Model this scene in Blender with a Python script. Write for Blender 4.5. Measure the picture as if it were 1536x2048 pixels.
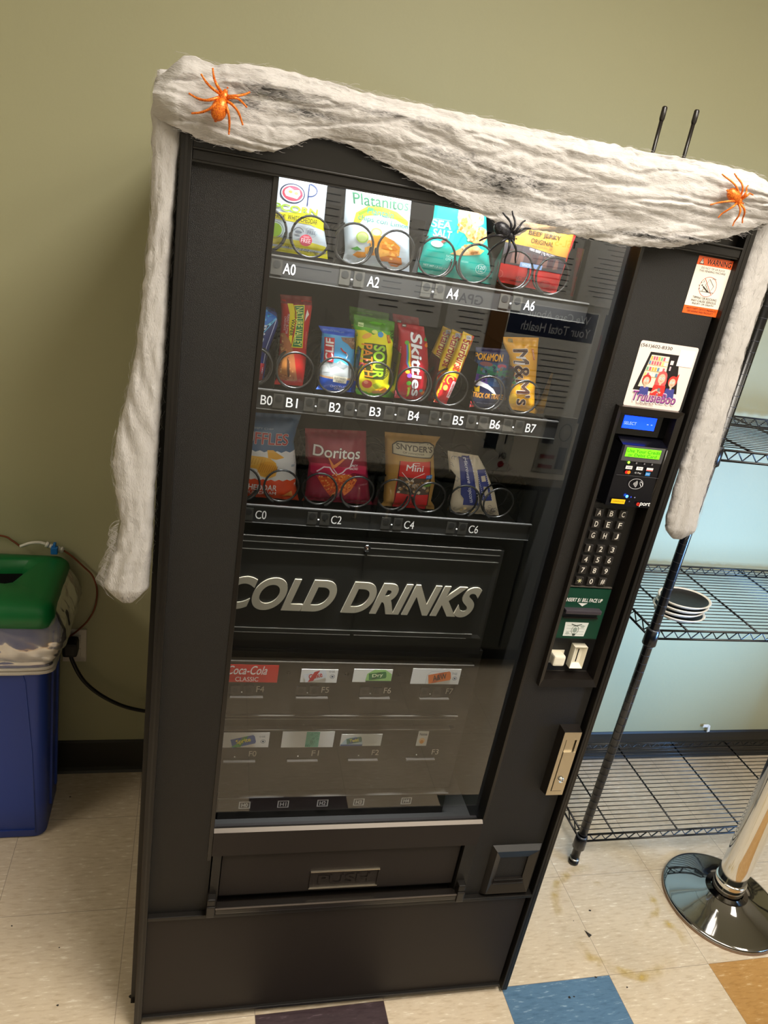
import bpy, bmesh, math, random
from mathutils import Vector, Matrix, noise
from mathutils.geometry import tessellate_polygon

for o in list(bpy.data.objects): bpy.data.objects.remove(o)
SC = bpy.context.scene
COL = SC.collection
PI = math.pi

# ------------------------------------------------------------------ camera
CAM_ROWS = ((0.963372769555974, -0.2146366226937752, 0.1607607759270349),
            (0.06351056845437952, -0.3998122568239313, -0.9143940982902047),
            (0.2605365897002836, 0.891112383199765, -0.371536547240485))
CAM_LOC = Vector((0.07679137, -1.1049729, 1.72344315))
cam = bpy.data.cameras.new('camera')
cam.sensor_fit = 'VERTICAL'; cam.sensor_height = 36.0; cam.sensor_width = 27.0
cam.lens = 1475.925 / 2048 * 36.0
cam.clip_start = 0.02
cam_o = bpy.data.objects.new('camera', cam); COL.objects.link(cam_o)
r0, r1, r2 = [Vector(r) for r in CAM_ROWS]
m = Matrix((( r0.x, -r1.x, -r2.x), (r0.y, -r1.y, -r2.y), (r0.z, -r1.z, -r2.z))).to_4x4()
cam_o.matrix_world = Matrix.Translation(CAM_LOC) @ m
SC.camera = cam_o

# ------------------------------------------------------------------ view, world, lights
SC.view_settings.view_transform = 'Standard'
SC.view_settings.look = 'None'
SC.view_settings.gamma = 1.0
SC.view_settings.use_curve_mapping = False
SC.view_settings.exposure = 0.12
SC.cycles.use_denoising = True
SC.cycles.max_bounces = 10
SC.cycles.transparent_max_bounces = 24
w = bpy.data.worlds.new('World'); SC.world = w; w.use_nodes = True
w.node_tree.nodes['Background'].inputs[0].default_value = (0.9, 0.92, 1.0, 1)
w.node_tree.nodes['Background'].inputs[1].default_value = 0.016

CEIL = 2.72
WALL_Y = 0.806
def area(name, loc, size, power, col, rot=(0, 0, 0), spread=PI):
    L = bpy.data.lights.new(name, 'AREA'); L.shape = 'RECTANGLE'; L.size, L.size_y = size
    L.energy = power; L.color = col; L.spread = spread
    o = bpy.data.objects.new(name, L); o.location = loc; o.rotation_euler = rot; COL.objects.link(o)
    return o
WARM = (1.0, 0.945, 0.885)
area('ceiling_panel_light', (0.74, -0.90, CEIL - 0.03), (0.55, 1.15), 31, WARM)
area('ceiling_panel_light', (-2.05, -0.80, CEIL - 0.03), (0.55, 1.15), 11, (1.0, 0.87, 0.72))
area('ceiling_panel_light', (2.75, -1.1, CEIL - 0.03), (0.55, 1.15), 7, WARM)
area('ceiling_panel_light', (1.55, -1.45, CEIL - 0.03), (0.55, 0.9), 10, WARM)  # added panel, brightens the opposite notices and the machine front
# glow of a lit drinks cooler standing further along the wall on the right
area('cooler_glow_light', (2.75, -0.75, 0.92), (0.5, 0.6), 12, (0.25, 0.52, 1.0), (math.radians(86), 0, math.radians(39)), math.radians(60))

# ------------------------------------------------------------------ materials
def lin(c):
    if isinstance(c, str):
        c = c.lstrip('#'); c = [int(c[i:i + 2], 16) / 255 for i in (0, 2, 4)]
        c = [x / 12.92 if x <= 0.04045 else ((x + 0.055) / 1.055) ** 2.4 for x in c]
    return tuple(c[:3]) + (1.0,)
_mats = {}
def mat(name, col, rough=0.5, metal=0.0, spec=None, coat=0.0, emit=None, es=0.0, alpha=None, bump=None, trans=None, sub=None):
    key = name
    if key in _mats: return _mats[key]
    M = bpy.data.materials.new(name); M.use_nodes = True
    n = M.node_tree.nodes; b = n['Principled BSDF']
    b.inputs['Base Color'].default_value = lin(col)
    b.inputs['Roughness'].default_value = rough; b.inputs['Metallic'].default_value = metal
    if spec is not None: b.inputs['Specular IOR Level'].default_value = spec
    if coat: b.inputs['Coat Weight'].default_value = coat; b.inputs['Coat Roughness'].default_value = 0.1
    if emit is not None:
        b.inputs['Emission Color'].default_value = lin(emit); b.inputs['Emission Strength'].default_value = es
    if alpha is not None: b.inputs['Alpha'].default_value = alpha
    if bump:
        scale, strength, dist = bump
        t = n.new('ShaderNodeTexNoise'); t.inputs['Scale'].default_value = scale; t.inputs['Detail'].default_value = 2
        tc = n.new('ShaderNodeTexCoord'); bp = n.new('ShaderNodeBump')
        bp.inputs['Strength'].default_value = strength; bp.inputs['Distance'].default_value = dist
        M.node_tree.links.new(tc.outputs['Object'], t.inputs['Vector'])
        M.node_tree.links.new(t.outputs['Fac'], bp.inputs['Height'])
        M.node_tree.links.new(bp.outputs['Normal'], b.inputs['Normal'])
    _mats[key] = M
    return M
_inks = {}
def ink(col, rough=0.32, metal=0.0):
    k = (col, rough, metal)
    if k not in _inks:
        _inks[k] = mat('print_%02d' % len(_inks), col, rough, metal)
    return _inks[k]
def glow(col, strength, name):
    return mat(name, col, 0.4, emit=col, es=strength)

def glass_mat(name, tint=(1, 1, 1), ior=1.5, boost=1.0, rough=0.0):
    if name in _mats: return _mats[name]
    M = bpy.data.materials.new(name); M.use_nodes = True
    nt = M.node_tree; nt.nodes.clear()
    out = nt.nodes.new('ShaderNodeOutputMaterial'); mx = nt.nodes.new('ShaderNodeMixShader')
    tr = nt.nodes.new('ShaderNodeBsdfTransparent'); tr.inputs[0].default_value = tuple(tint) + (1,)
    gl = nt.nodes.new('ShaderNodeBsdfGlossy'); gl.inputs['Roughness'].default_value = rough
    fr = nt.nodes.new('ShaderNodeFresnel'); fr.inputs[0].default_value = ior
    mu = nt.nodes.new('ShaderNodeMath'); mu.operation = 'MULTIPLY'; mu.inputs[1].default_value = boost; mu.use_clamp = True
    nt.links.new(fr.outputs[0], mu.inputs[0]); nt.links.new(mu.outputs[0], mx.inputs[0])
    nt.links.new(tr.outputs[0], mx.inputs[1]); nt.links.new(gl.outputs[0], mx.inputs[2])
    nt.links.new(mx.outputs[0], out.inputs[0])
    _mats[name] = M
    return M

BLACK = mat('black_powder_coat', '#15120f', 0.42, spec=0.4, bump=(900, 0.25, 0.0006))
BLACKTEX = mat('black_textured_panel', '#151311', 0.5, spec=0.45, bump=(1100, 1.0, 0.0009))
BLACKSM = mat('black_smooth_plastic', '#191512', 0.30, spec=0.5)
BLACKDEEP = mat('black_interior', '#0c0b0a', 0.6)
KICK = mat('dark_kick_panel', '#211b18', 0.58, spec=0.35, bump=(500, 0.2, 0.0005))
DGREY = mat('dark_grey_metal', '#26241f', 0.45, spec=0.4)
TRAYM = mat('tray_black', '#151412', 0.5)
CHROME = mat('chrome', '#e6e6e4', 0.06, 1.0)
STEEL = mat('brushed_steel', '#cfc4ae', 0.36, 1.0)
WIRE = mat('black_epoxy_wire', '#0a0b0e', 0.25, spec=0.6)
COILM = mat('dark_steel_coil', '#211f1c', 0.24, 0.4)
WHITE = mat('white_print', '#f2efe8', 0.4)
CREAMBTN = mat('cream_plastic', '#e6dfca', 0.35)

# ------------------------------------------------------------------ mesh helpers
class MB:
    def __init__(s):
        s.v = []; s.f = []; s.m = []; s.mats = []; s.smooth = []
    def mi(s, mt):
        if mt not in s.mats: s.mats.append(mt)
        return s.mats.index(mt)
    def add(s, vs, fs, mt, smooth=False):
        b = len(s.v); s.v += [tuple(v) for v in vs]; i = s.mi(mt)
        for f in fs:
            s.f.append(tuple(b + k for k in f)); s.m.append(i); s.smooth.append(smooth)
    def box(s, x0, x1, y0, y1, z0, z1, mt, bev=0.0):
        if bev <= 0:
            vs = [(x, y, z) for x in (x0, x1) for y in (y0, y1) for z in (z0, z1)]
            s.add(vs, [(0, 1, 3, 2), (4, 6, 7, 5), (0, 4, 5, 1), (2, 3, 7, 6), (0, 2, 6, 4), (1, 5, 7, 3)], mt)
        else:
            bm = bmesh.new(); bmesh.ops.create_cube(bm, size=1)
            for v in bm.verts:
                v.co = Vector(((x0 + x1) / 2 + v.co.x * (x1 - x0), (y0 + y1) / 2 + v.co.y * (y1 - y0), (z0 + z1) / 2 + v.co.z * (z1 - z0)))
            bmesh.ops.bevel(bm, geom=bm.edges[:], offset=bev, segments=2, affect='EDGES', profile=0.6)
            s.bm(bm, mt, False)
    def bm(s, bm, mt, smooth=False):
        bm.verts.ensure_lookup_table(); bm.verts.index_update()
        s.add([v.co[:] for v in bm.verts], [[v.index for v in f.verts] for f in bm.faces], mt, smooth); bm.free()
    def frame(s, x0, x1, z0, z1, ix0, ix1, iz0, iz1, y0, y1, mt, yi=None):
        """rectangular ring seen from the front (front face y0), inner edge may sit at yi"""
        yi = y0 if yi is None else yi
        O = [(x0, z0), (x1, z0), (x1, z1), (x0, z1)]; I = [(ix0, iz0), (ix1, iz0), (ix1, iz1), (ix0, iz1)]
        vs = [(x, y0, z) for x, z in O] + [(x, yi, z) for x, z in I] + [(x, y1, z) for x, z in O] + [(x, y1, z) for x, z in I]
        fs = []
        for k in range(4):
            j = (k + 1) % 4
            fs += [(k, j, 4 + j, 4 + k), (8 + k, 12 + k, 12 + j, 8 + j), (k, 8 + k, 8 + j, j), (4 + k, 4 + j, 12 + j, 12 + k)]
        s.add(vs, fs, mt)
    def prism(s, poly, y0, y1, mt, smooth=False):
        """poly in (x,z), extruded along y"""
        n = len(poly)
        vs = [(x, y0, z) for x, z in poly] + [(x, y1, z) for x, z in poly]
        s.add(vs, [tuple(range(n)), tuple(range(2 * n - 1, n - 1, -1))] + [(k, n + k, n + (k + 1) % n, (k + 1) % n) for k in range(n)], mt, smooth)
    def tube(s, pts, r, mt, seg=8, closed=False, caps=True):
        pts = [Vector(p) for p in pts]; n = len(pts)
        rs = r if isinstance(r, (list, tuple)) else [r] * n
        rings = []; up = None
        for i, p in enumerate(pts):
            a = pts[i - 1] if (i > 0 or closed) else p; b = pts[(i + 1) % n] if (i < n - 1 or closed) else p
            t = (b - a); t = t.normalized() if t.length > 1e-9 else Vector((0, 0, 1))
            if up is None: up = Vector((0, 0, 1)) if abs(t.z) < 0.9 else Vector((1, 0, 0))
            x = up.cross(t)
            if x.length < 1e-6: x = Vector((1, 0, 0)).cross(t)
            x.normalize(); up = t.cross(x).normalized()
            rings.append([p + (x * math.cos(2 * PI * k / seg) + up * math.sin(2 * PI * k / seg)) * rs[i] for k in range(seg)])
        vs = [v for rg in rings for v in rg]; fs = []
        for i in range(n if closed else n - 1):
            for k in range(seg):
                a = i * seg + k; b = i * seg + (k + 1) % seg; j = ((i + 1) % n) * seg
                fs.append((a, b, j + (k + 1) % seg, j + k))
        if caps and not closed:
            fs.append(tuple(range(seg - 1, -1, -1))); fs.append(tuple((n - 1) * seg + k for k in range(seg)))
        s.add(vs, fs, mt, True)
    def lathe(s, prof, mt, center=(0, 0, 0), seg=48, axis='z', sx=1, sy=1):
        vs = []; fs = []; n = len(prof)
        for k in range(seg):
            a = 2 * PI * k / seg
            for r, h in prof:
                if axis == 'z': vs.append((center[0] + r * math.cos(a) * sx, center[1] + r * math.sin(a) * sy, center[2] + h))
                elif axis == 'y': vs.append((center[0] + r * math.cos(a), center[1] + h, center[2] + r * math.sin(a)))
                else: vs.append((center[0] + h, center[1] + r * math.cos(a), center[2] + r * math.sin(a)))
        for k in range(seg):
            j = (k + 1) % seg
            for i in range(n - 1): fs.append((k * n + i, j * n + i, j * n + i + 1, k * n + i + 1))
        s.add(vs, fs, mt, True)
    def ball(s, c, r, mt, seg=16, rings=10, rot=None):
        r = r if isinstance(r, (tuple, list)) else (r, r, r)
        vs = []; fs = []
        for i in range(rings + 1):
            th = PI * i / rings
            for k in range(seg):
                a = 2 * PI * k / seg
                p = Vector((r[0] * math.sin(th) * math.cos(a), r[1] * math.sin(th) * math.sin(a), r[2] * math.cos(th)))
                if rot: p = rot @ p
                vs.append(p + Vector(c))
        for i in range(rings):
            for k in range(seg):
                j = (k + 1) % seg
                fs.append((i * seg + k, (i + 1) * seg + k, (i + 1) * seg + j, i * seg + j))
        s.add(vs, fs, mt, True)
    def grid(s, fn, nu, nv, mt, smooth=True, wrap_u=False):
        vs = [fn(i / nu, j / nv) for i in range(nu + (0 if wrap_u else 1)) for j in range(nv + 1)]
        fs = []; N = nu if wrap_u else nu + 1
        for i in range(nu):
            for j in range(nv):
                i2 = (i + 1) % N
                fs.append((i * (nv + 1) + j, i2 * (nv + 1) + j, i2 * (nv + 1) + j + 1, i * (nv + 1) + j + 1))
        s.add(vs, fs, mt, smooth)
    def obj(s, name, parent=None, off=(0, 0, 0), **kw):
        me = bpy.data.meshes.new(name)
        if off != (0, 0, 0): s.v = [(a - off[0], b - off[1], c - off[2]) for a, b, c in s.v]
        me.from_pydata(s.v, [], s.f)
        for mt in s.mats: me.materials.append(mt)
        me.polygons.foreach_set('material_index', s.m)
        me.polygons.foreach_set('use_smooth', s.smooth)
        me.validate(); me.update()
        o = bpy.data.objects.new(name, me); COL.objects.link(o)
        if parent: o.parent = parent
        for k, v in kw.items(): o[k] = v
        return o

def fixn(o):
    bm = bmesh.new(); bm.from_mesh(o.data); bmesh.ops.remove_doubles(bm, verts=bm.verts, dist=1e-6)
    bmesh.ops.recalc_face_normals(bm, faces=bm.faces); bm.to_mesh(o.data); bm.free(); return o

def thing(name, label, cat, loc=(0, 0, 0), rot=(0, 0, 0), group=None):
    o = bpy.data.objects.new(name, None); o.empty_display_size = 0.05; COL.objects.link(o)
    o.location = loc; o.rotation_euler = rot; o['label'] = label; o['category'] = cat
    if group: o['group'] = group
    return o
def tag(o, label, cat, group=None):
    o['label'] = label; o['category'] = cat
    if group: o['group'] = group
    return o
def structure(o): o['kind'] = 'structure'; return o

# ------------------------------------------------------------------ lettering and flat print
_tc = {}
def tmesh(s, bold=0.0, raw=False, res=4):
    k = (s, bold, raw, res)
    if k not in _tc:
        c = bpy.data.curves.new('t', 'FONT'); c.body = s; c.offset = bold; c.resolution_u = res; c.align_x = 'LEFT'
        o = bpy.data.objects.new('t', c); me = o.to_mesh()
        vs = [(v.co.x, v.co.y) for v in me.vertices]; fs = [tuple(p.vertices) for p in me.polygons]
        o.to_mesh_clear(); bpy.data.objects.remove(o); bpy.data.curves.remove(c)
        if raw: _tc[k] = vs; return vs
        rv = vs if bold == 0 else tmesh(s, 0.0, True, res)
        x0 = min(v[0] for v in rv); x1 = max(v[0] for v in rv); y0 = min(v[1] for v in rv); y1 = max(v[1] for v in rv)
        _tc[k] = ([((x - x0) / (x1 - x0 or 1), (y - y0) / (y1 - y0 or 1)) for x, y in vs], fs, (x1 - x0) / (y1 - y0 or 1))
    return _tc[k]

class Print:
    """coloured shapes and letters laid on a surface; coordinates (x, z) in metres, F(x, z, off) gives the point"""
    def __init__(s, F, step=None, cell=None):
        s.F = F; s.items = []; s.step = step; s.lay = -1; s.inc = 1
    def poly(s, pts, col):
        s.lay += s.inc; s.items.append(([tuple(p) for p in pts], None, col, s.lay)); return s
    def rect(s, x0, x1, z0, z1, col): return s.poly([(x0, z0), (x1, z0), (x1, z1), (x0, z1)], col)
    def quad(s, TL, TR, BL, BR, col): return s.poly([BL, BR, TR, TL], col)
    def ell(s, cx, cz, rx, rz, col, n=28, a0=0, rot=0.0):
        c, q = math.cos(rot), math.sin(rot)
        pts = []
        for k in range(n):
            x = rx * math.cos(2 * PI * k / n + a0); z = rz * math.sin(2 * PI * k / n + a0)
            pts.append((cx + x * c - z * q, cz + x * q + z * c))
        return s.poly(pts, col)
    def line(s, pts, wd, col, closed=False):
        pts = [Vector(p) for p in pts]; n = len(pts); vs = []; fs = []
        for i, p in enumerate(pts):
            a = pts[i - 1] if (i or closed) else p; b = pts[(i + 1) % n] if (i < n - 1 or closed) else p
            d = (b - a); d = d.normalized() if d.length > 0 else Vector((1, 0)); nn = Vector((-d.y, d.x)) * wd / 2
            vs += [tuple(p + nn), tuple(p - nn)]
        for i in range(n if closed else n - 1):
            j = (i + 1) % n; fs.append((2 * i, 2 * i + 1, 2 * j + 1, 2 * j))
        s.lay += s.inc; s.items.append((vs, fs, col, s.lay)); return s
    def ring(s, cx, cz, rx, rz, wd, col, n=32, a0=0.0, a1=2 * PI):
        full = abs(a1 - a0 - 2 * PI) < 1e-6
        k = n if full else n + 1
        return s.line([(cx + rx * math.cos(a0 + (a1 - a0) * i / n), cz + rz * math.sin(a0 + (a1 - a0) * i / n)) for i in range(k)], wd, col, full)
    def text(s, t, TL, TR, BL, BR, col, bold=0.0):
        vs0, fs0, asp = tmesh(t)
        # heavier strokes: the same glyphs struck again, shifted by a fraction of the letter height
        b = bold * .9 + .004
        sh = [(0, 0)] + [(b * math.cos(k * PI / 3) / asp, b * math.sin(k * PI / 3)) for k in range(6)]
        s.lay += s.inc
        for k, (dx, dy) in enumerate(sh):
          out = []
          for x, y in [(x + dx, y + dy) for x, y in vs0]:
            top = (TL[0] + (TR[0] - TL[0]) * x, TL[1] + (TR[1] - TL[1]) * x); bot = (BL[0] + (BR[0] - BL[0]) * x, BL[1] + (BR[1] - BL[1]) * x)
            out.append((bot[0] + (top[0] - bot[0]) * y, bot[1] + (top[1] - bot[1]) * y))
          s.items.append((out, fs0, col, s.lay + .13 * k))
        return s
    def tbox(s, t, x0, x1, z0, z1, col, bold=0.0, slant=0.0):
        return s.text(t, (x0 + slant, z1), (x1 + slant, z1), (x0, z0), (x1, z0), col, bold)
    def build(s, name, parent, d0=0.0004, dl=0.00005, rough=0.32, **kw):
        M = MB()
        if s.step: d0, dl = .0006, .0001
        for vs, fs, col, li in s.items:
            mt = col if isinstance(col, bpy.types.Material) else ink(col, rough)
            off = d0 + dl * li
            if fs is None:
                tri = tessellate_polygon([[Vector((a, b, 0)) for a, b in vs]]); fs = [tuple(t) for t in tri]
            if s.step:
                bm = bmesh.new(); bv = [bm.verts.new((a, 0, b)) for a, b in vs]
                for f in fs:
                    if len(set(f)) > 2:
                        try: bm.faces.new([bv[k] for k in f])
                        except ValueError: pass
                for ax in (0, 2):
                    lo = min(v[0 if ax == 0 else 1] for v in vs); hi = max(v[0 if ax == 0 else 1] for v in vs)
                    k = math.ceil(lo / s.step)
                    while k * s.step < hi:
                        co = [0, 0, 0]; co[ax] = k * s.step; no = [0, 0, 0]; no[ax] = 1
                        bmesh.ops.bisect_plane(bm, geom=bm.verts[:] + bm.edges[:] + bm.faces[:], plane_co=co, plane_no=no, dist=1e-7)
                        k += 1
                bmesh.ops.triangulate(bm, faces=bm.faces[:])
                bm.verts.index_update()
                v3 = [s.F(v.co.x, v.co.z, off) for v in bm.verts]; f3 = [[v.index for v in f.verts] for f in bm.faces]; bm.free()
            else:
                v3 = [s.F(a, b, off) for a, b in vs]; f3 = fs
            M.add(v3, f3, mt, bool(s.step))
        return M.obj(name, parent, **kw)
def flat(y):
    return lambda x, z, off: (x, y - off, z)

# =================================================================== THE SETTING
def wall_material(name, col, var):
    M = mat(name, col, 0.55, spec=0.3)
    nt = M.node_tree; b = nt.nodes['Principled BSDF']
    tc = nt.nodes.new('ShaderNodeTexCoord'); n1 = nt.nodes.new('ShaderNodeTexNoise'); n1.inputs['Scale'].default_value = 90
    bp = nt.nodes.new('ShaderNodeBump'); bp.inputs['Strength'].default_value = 0.12; bp.inputs['Distance'].default_value = 0.002
    nt.links.new(tc.outputs['Object'], n1.inputs['Vector']); nt.links.new(n1.outputs['Fac'], bp.inputs['Height'])
    nt.links.new(bp.outputs['Normal'], b.inputs['Normal'])
    return M
OLIVE = wall_material('olive_wall_paint', '#aaa887', 0)
CREAMW = wall_material('cream_wall_paint', '#c2beb2', 0)

def tile_mat(name, base, fleck, dark, ang):
    M = mat(name, base, 0.32, spec=0.45)
    nt = M.node_tree; b = nt.nodes['Principled BSDF']; L = nt.links
    tc = nt.nodes.new('ShaderNodeTexCoord'); mp = nt.nodes.new('ShaderNodeMapping'); mp.inputs['Rotation'].default_value = (0, 0, ang)
    mp.inputs['Scale'].default_value = (28, 150, 1)
    n1 = nt.nodes.new('ShaderNodeTexNoise'); n1.inputs['Scale'].default_value = 1.0; n1.inputs['Detail'].default_value = 3; n1.inputs['Roughness'].default_value = 0.6
    L.new(tc.outputs['Object'], mp.inputs[0]); L.new(mp.outputs[0], n1.inputs['Vector'])
    cr = nt.nodes.new('ShaderNodeValToRGB'); e = cr.color_ramp.elements
    e[0].position = 0.30; e[0].color = lin(dark); e[1].position = 0.50; e[1].color = lin(base)
    x = e.new(0.60); x.color = lin(base); x = e.new(0.70); x.color = lin(fleck)
    L.new(n1.outputs['Fac'], cr.inputs[0])
    # broad cloudy variation and thin dark seams on the 12 inch grid
    n2 = nt.nodes.new('ShaderNodeTexNoise'); n2.inputs['Scale'].default_value = 5; n2.inputs['Detail'].default_value = 4
    L.new(tc.outputs['Object'], n2.inputs['Vector'])
    mr = nt.nodes.new('ShaderNodeMapRange'); mr.inputs['From Min'].default_value = 0.3; mr.inputs['From Max'].default_value = 0.7; mr.inputs['To Min'].default_value = 0.90; mr.inputs['To Max'].default_value = 1.06
    L.new(n2.outputs['Fac'], mr.inputs[0])
    hs = nt.nodes.new('ShaderNodeVectorMath'); hs.operation = 'SCALE'; L.new(cr.outputs[0], hs.inputs[0]); L.new(mr.outputs[0], hs.inputs['Scale'])
    sx = nt.nodes.new('ShaderNodeSeparateXYZ'); L.new(tc.outputs['Object'], sx.inputs[0])
    seams = []
    for ax in (0, 1):
        d = nt.nodes.new('ShaderNodeMath'); d.operation = 'DIVIDE'; d.inputs[1].default_value = 0.3048; L.new(sx.outputs[ax], d.inputs[0])
        f = nt.nodes.new('ShaderNodeMath'); f.operation = 'PINGPONG'; f.inputs[1].default_value = 0.5; L.new(d.outputs[0], f.inputs[0])
        g = nt.nodes.new('ShaderNodeMath'); g.operation = 'LESS_THAN'; g.inputs[1].default_value = 0.0024; L.new(f.outputs[0], g.inputs[0])
        seams.append(g)
    mx = nt.nodes.new('ShaderNodeMath'); mx.operation = 'MAXIMUM'; L.new(seams[0].outputs[0], mx.inputs[0]); L.new(seams[1].outputs[0], mx.inputs[1])
    mu = nt.nodes.new('ShaderNodeMath'); mu.operation = 'MULTIPLY'; mu.inputs[1].default_value = 0.55; L.new(mx.outputs[0], mu.inputs[0])
    mc = nt.nodes.new('ShaderNodeMix'); mc.data_type = 'RGBA'; mc.inputs['B'].default_value = lin('#5b4a38')
    L.new(mu.outputs[0], mc.inputs['Factor']); L.new(hs.outputs[0], mc.inputs['A'])
    L.new(mc.outputs['Result'], b.inputs['Base Color'])
    return M
BE0 = tile_mat('beige_vinyl_tile', '#d6c6ae', '#eee4d2', '#c6b398', 0.0)
BE1 = tile_mat('beige_vinyl_tile_turned', '#d8c8b0', '#f0e6d4', '#c8b59a', PI / 2)
BLUE_T = tile_mat('blue_vinyl_tile', '#5a7c9c', '#8aa6bf', '#4b6c8b', 1.2)
PURP_T = tile_mat('dark_purple_vinyl_tile', '#473a3e', '#6b5c62', '#3a2e33', 0.3)
ORAN_T = tile_mat('orange_tan_vinyl_tile', '#bb8f55', '#d6b484', '#a97d45', 1.2)
GREEN_T = tile_mat('dark_green_vinyl_tile', '#2b332c', '#4a5549', '#20271f', 0.6)

T = 0.3048
fl = MB(); rnd = random.Random(4)
for a in range(-9, 15):
    for b in range(-18, 3):
        y0, y1 = b * T, (b + 1) * T
        if b == 2: y1 = 0.86
        mt = (BE0, BE1)[(a + b) % 2]
        if b == -1 and a % 2: mt = {1: PURP_T, 3: BLUE_T, 5: ORAN_T, 7: PURP_T, 9: BLUE_T}.get(a, ORAN_T if a == -1 else BE0)
        if b == -2 and a == 3: mt = GREEN_T
        if b == -2 and a == 1: mt = PURP_T
        fl.add([(a * T, y0, 0), ((a + 1) * T, y0, 0), ((a + 1) * T, y1, 0), (a * T, y1, 0)], [(0, 1, 2, 3)], mt)
fl.add([(-9 * T, -18 * T, -0.05), (15 * T, -18 * T, -0.05), (15 * T, .86, -0.05), (-9 * T, .86, -0.05)], [(3, 2, 1, 0)], BE0)
structure(fl.obj('floor'))
XL, XR, YF = -9 * T, 15 * T, -2.0
def slab(name, x0, x1, y0, y1, z0, z1, mt):
    M = MB(); M.box(x0, x1, y0, y1, z0, z1, mt); return structure(M.obj(name))
slab('wall_back', XL, XR, WALL_Y, WALL_Y + 0.1, 0, CEIL, OLIVE)
slab('wall_left', XL - 0.1, XL, -5.4, WALL_Y + 0.1, 0, CEIL, OLIVE)
slab('wall_right', XR, XR + 0.1, -5.4, WALL_Y + 0.1, 0, CEIL, CREAMW)
slab('wall_front', XL, XR, YF - 0.1, YF, 0, CEIL, CREAMW)
CEILM = mat('ceiling_tile_white', '#d9d6cc', 0.8)
slab('ceiling', XL, XR, YF, WALL_Y + 0.1, CEIL, CEIL + 0.08, CEILM)
BASEM = mat('dark_rubber_baseboard', '#23211c', 0.42)
def baseboard(name, x0, x1, y, sgn):
    M = MB(); pr = [(0.0, 0.0), (0.016, 0.0), (0.010, 0.006), (0.006, 0.016), (0.005, 0.108), (0.002, 0.115), (0.0, 0.115)]
    vs = [(x, y + sgn * d, z) for x in (x0, x1) for d, z in pr]; n = len(pr)
    M.add(vs, [(k, (k + 1) % n, n + (k + 1) % n, n + k) for k in range(n)] + [tuple(range(n)), tuple(range(2 * n - 1, n - 1, -1))], BASEM)
    return structure(fixn(M.obj(name)))
baseboard('baseboard_back', XL, XR, WALL_Y, -1)
# lit ceiling panels; the last one is added to brighten the opposite wall
PAN = glow('#fff3dc', 5.0, 'lamp_diffuser'); FRM = mat('lamp_frame_white', '#e8e6e0', 0.5)
for k, (x, y, lab) in enumerate([(0.74, -0.90, 'flush ceiling light panel in front of the vending machine'), (-2.05, -0.80, 'flush ceiling light panel at the left side of the room'), (2.75, -1.1, 'flush ceiling light panel at the right side of the room'), (1.55, -1.40, 'added flush ceiling light panel brightening the notices on the opposite wall')]):
    t = thing('ceiling_light', lab, 'ceiling light', (x, y, CEIL - 0.03), group='ceiling light panels')
    M = MB(); M.box(-0.3, 0.3, -0.6, 0.6, 0.012, 0.03, FRM); M.box(-.32, -.3, -.62, .62, 0, .03, FRM); M.box(.3, .32, -.62, .62, 0, .03, FRM); M.box(-.3, .3, -.62, -.6, 0, .03, FRM); M.box(-.3, .3, .6, .62, 0, .03, FRM); M.obj('frame', t)
    M = MB(); M.box(-0.28, 0.28, -0.58, 0.58, 0.006, 0.011, PAN); M.obj('diffuser', t)

# floor marks: worn yellow adhesive rings and dark specks
STAIN = bpy.data.materials.new('yellow_floor_stain'); STAIN.use_nodes = True
nt = STAIN.node_tree; nt.nodes.clear()
out = nt.nodes.new('ShaderNodeOutputMaterial'); mx = nt.nodes.new('ShaderNodeMixShader'); tr = nt.nodes.new('ShaderNodeBsdfTransparent')
df = nt.nodes.new('ShaderNodeBsdfPrincipled'); df.inputs['Base Color'].default_value = lin('#d2b23e'); df.inputs['Roughness'].default_value = 0.45
tc = nt.nodes.new('ShaderNodeTexCoord'); n1 = nt.nodes.new('ShaderNodeTexNoise'); n1.inputs['Scale'].default_value = 24; n1.inputs['Detail'].default_value = 5
at = nt.nodes.new('ShaderNodeAttribute'); at.attribute_name = 'soft'
mr = nt.nodes.new('ShaderNodeMapRange'); mr.inputs['From Min'].default_value = 0.38; mr.inputs['From Max'].default_value = 0.68; mr.inputs['To Max'].default_value = 0.6
mu = nt.nodes.new('ShaderNodeMath'); mu.operation = 'MULTIPLY'
nt.links.new(tc.outputs['Object'], n1.inputs['Vector']); nt.links.new(n1.outputs['Fac'], mr.inputs[0]); nt.links.new(mr.outputs[0], mu.inputs[0]); nt.links.new(at.outputs['Fac'], mu.inputs[1])
nt.links.new(mu.outputs[0], mx.inputs[0]); nt.links.new(tr.outputs[0], mx.inputs[1]); nt.links.new(df.outputs[0], mx.inputs[2]); nt.links.new(mx.outputs[0], out.inputs[0])
def stain(pts, wd, name, label):
    vs = []; fs = []; soft = []; n = len(pts)
    for i, (x, y) in enumerate(pts):
        a = Vector(pts[max(i - 1, 0)]); b = Vector(pts[min(i + 1, n - 1)]); d = (b - a).normalized(); q = Vector((-d.y, d.x)) * wd / 2
        for k, (f, sv) in enumerate([(-1, 0), (-.5, .7), (0, 1), (.5, .7), (1, 0)]):
            vs.append((x + q.x * f, y + q.y * f, 0.0008)); soft.append(sv * min(1, 3.5 * min(i, n - 1 - i) / (n - 1)))
    for i in range(n - 1):
        for k in range(4): fs.append((i * 5 + k, i * 5 + k + 1, i * 5 + k + 6, i * 5 + k + 5))
    me = bpy.data.meshes.new(name); me.from_pydata(vs, [], fs); me.materials.append(STAIN)
    A = me.attributes.new('soft', 'FLOAT', 'POINT'); A.data.foreach_set('value', soft)
    o = bpy.data.objects.new(name, me); COL.objects.link(o); return structure(o)
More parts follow.
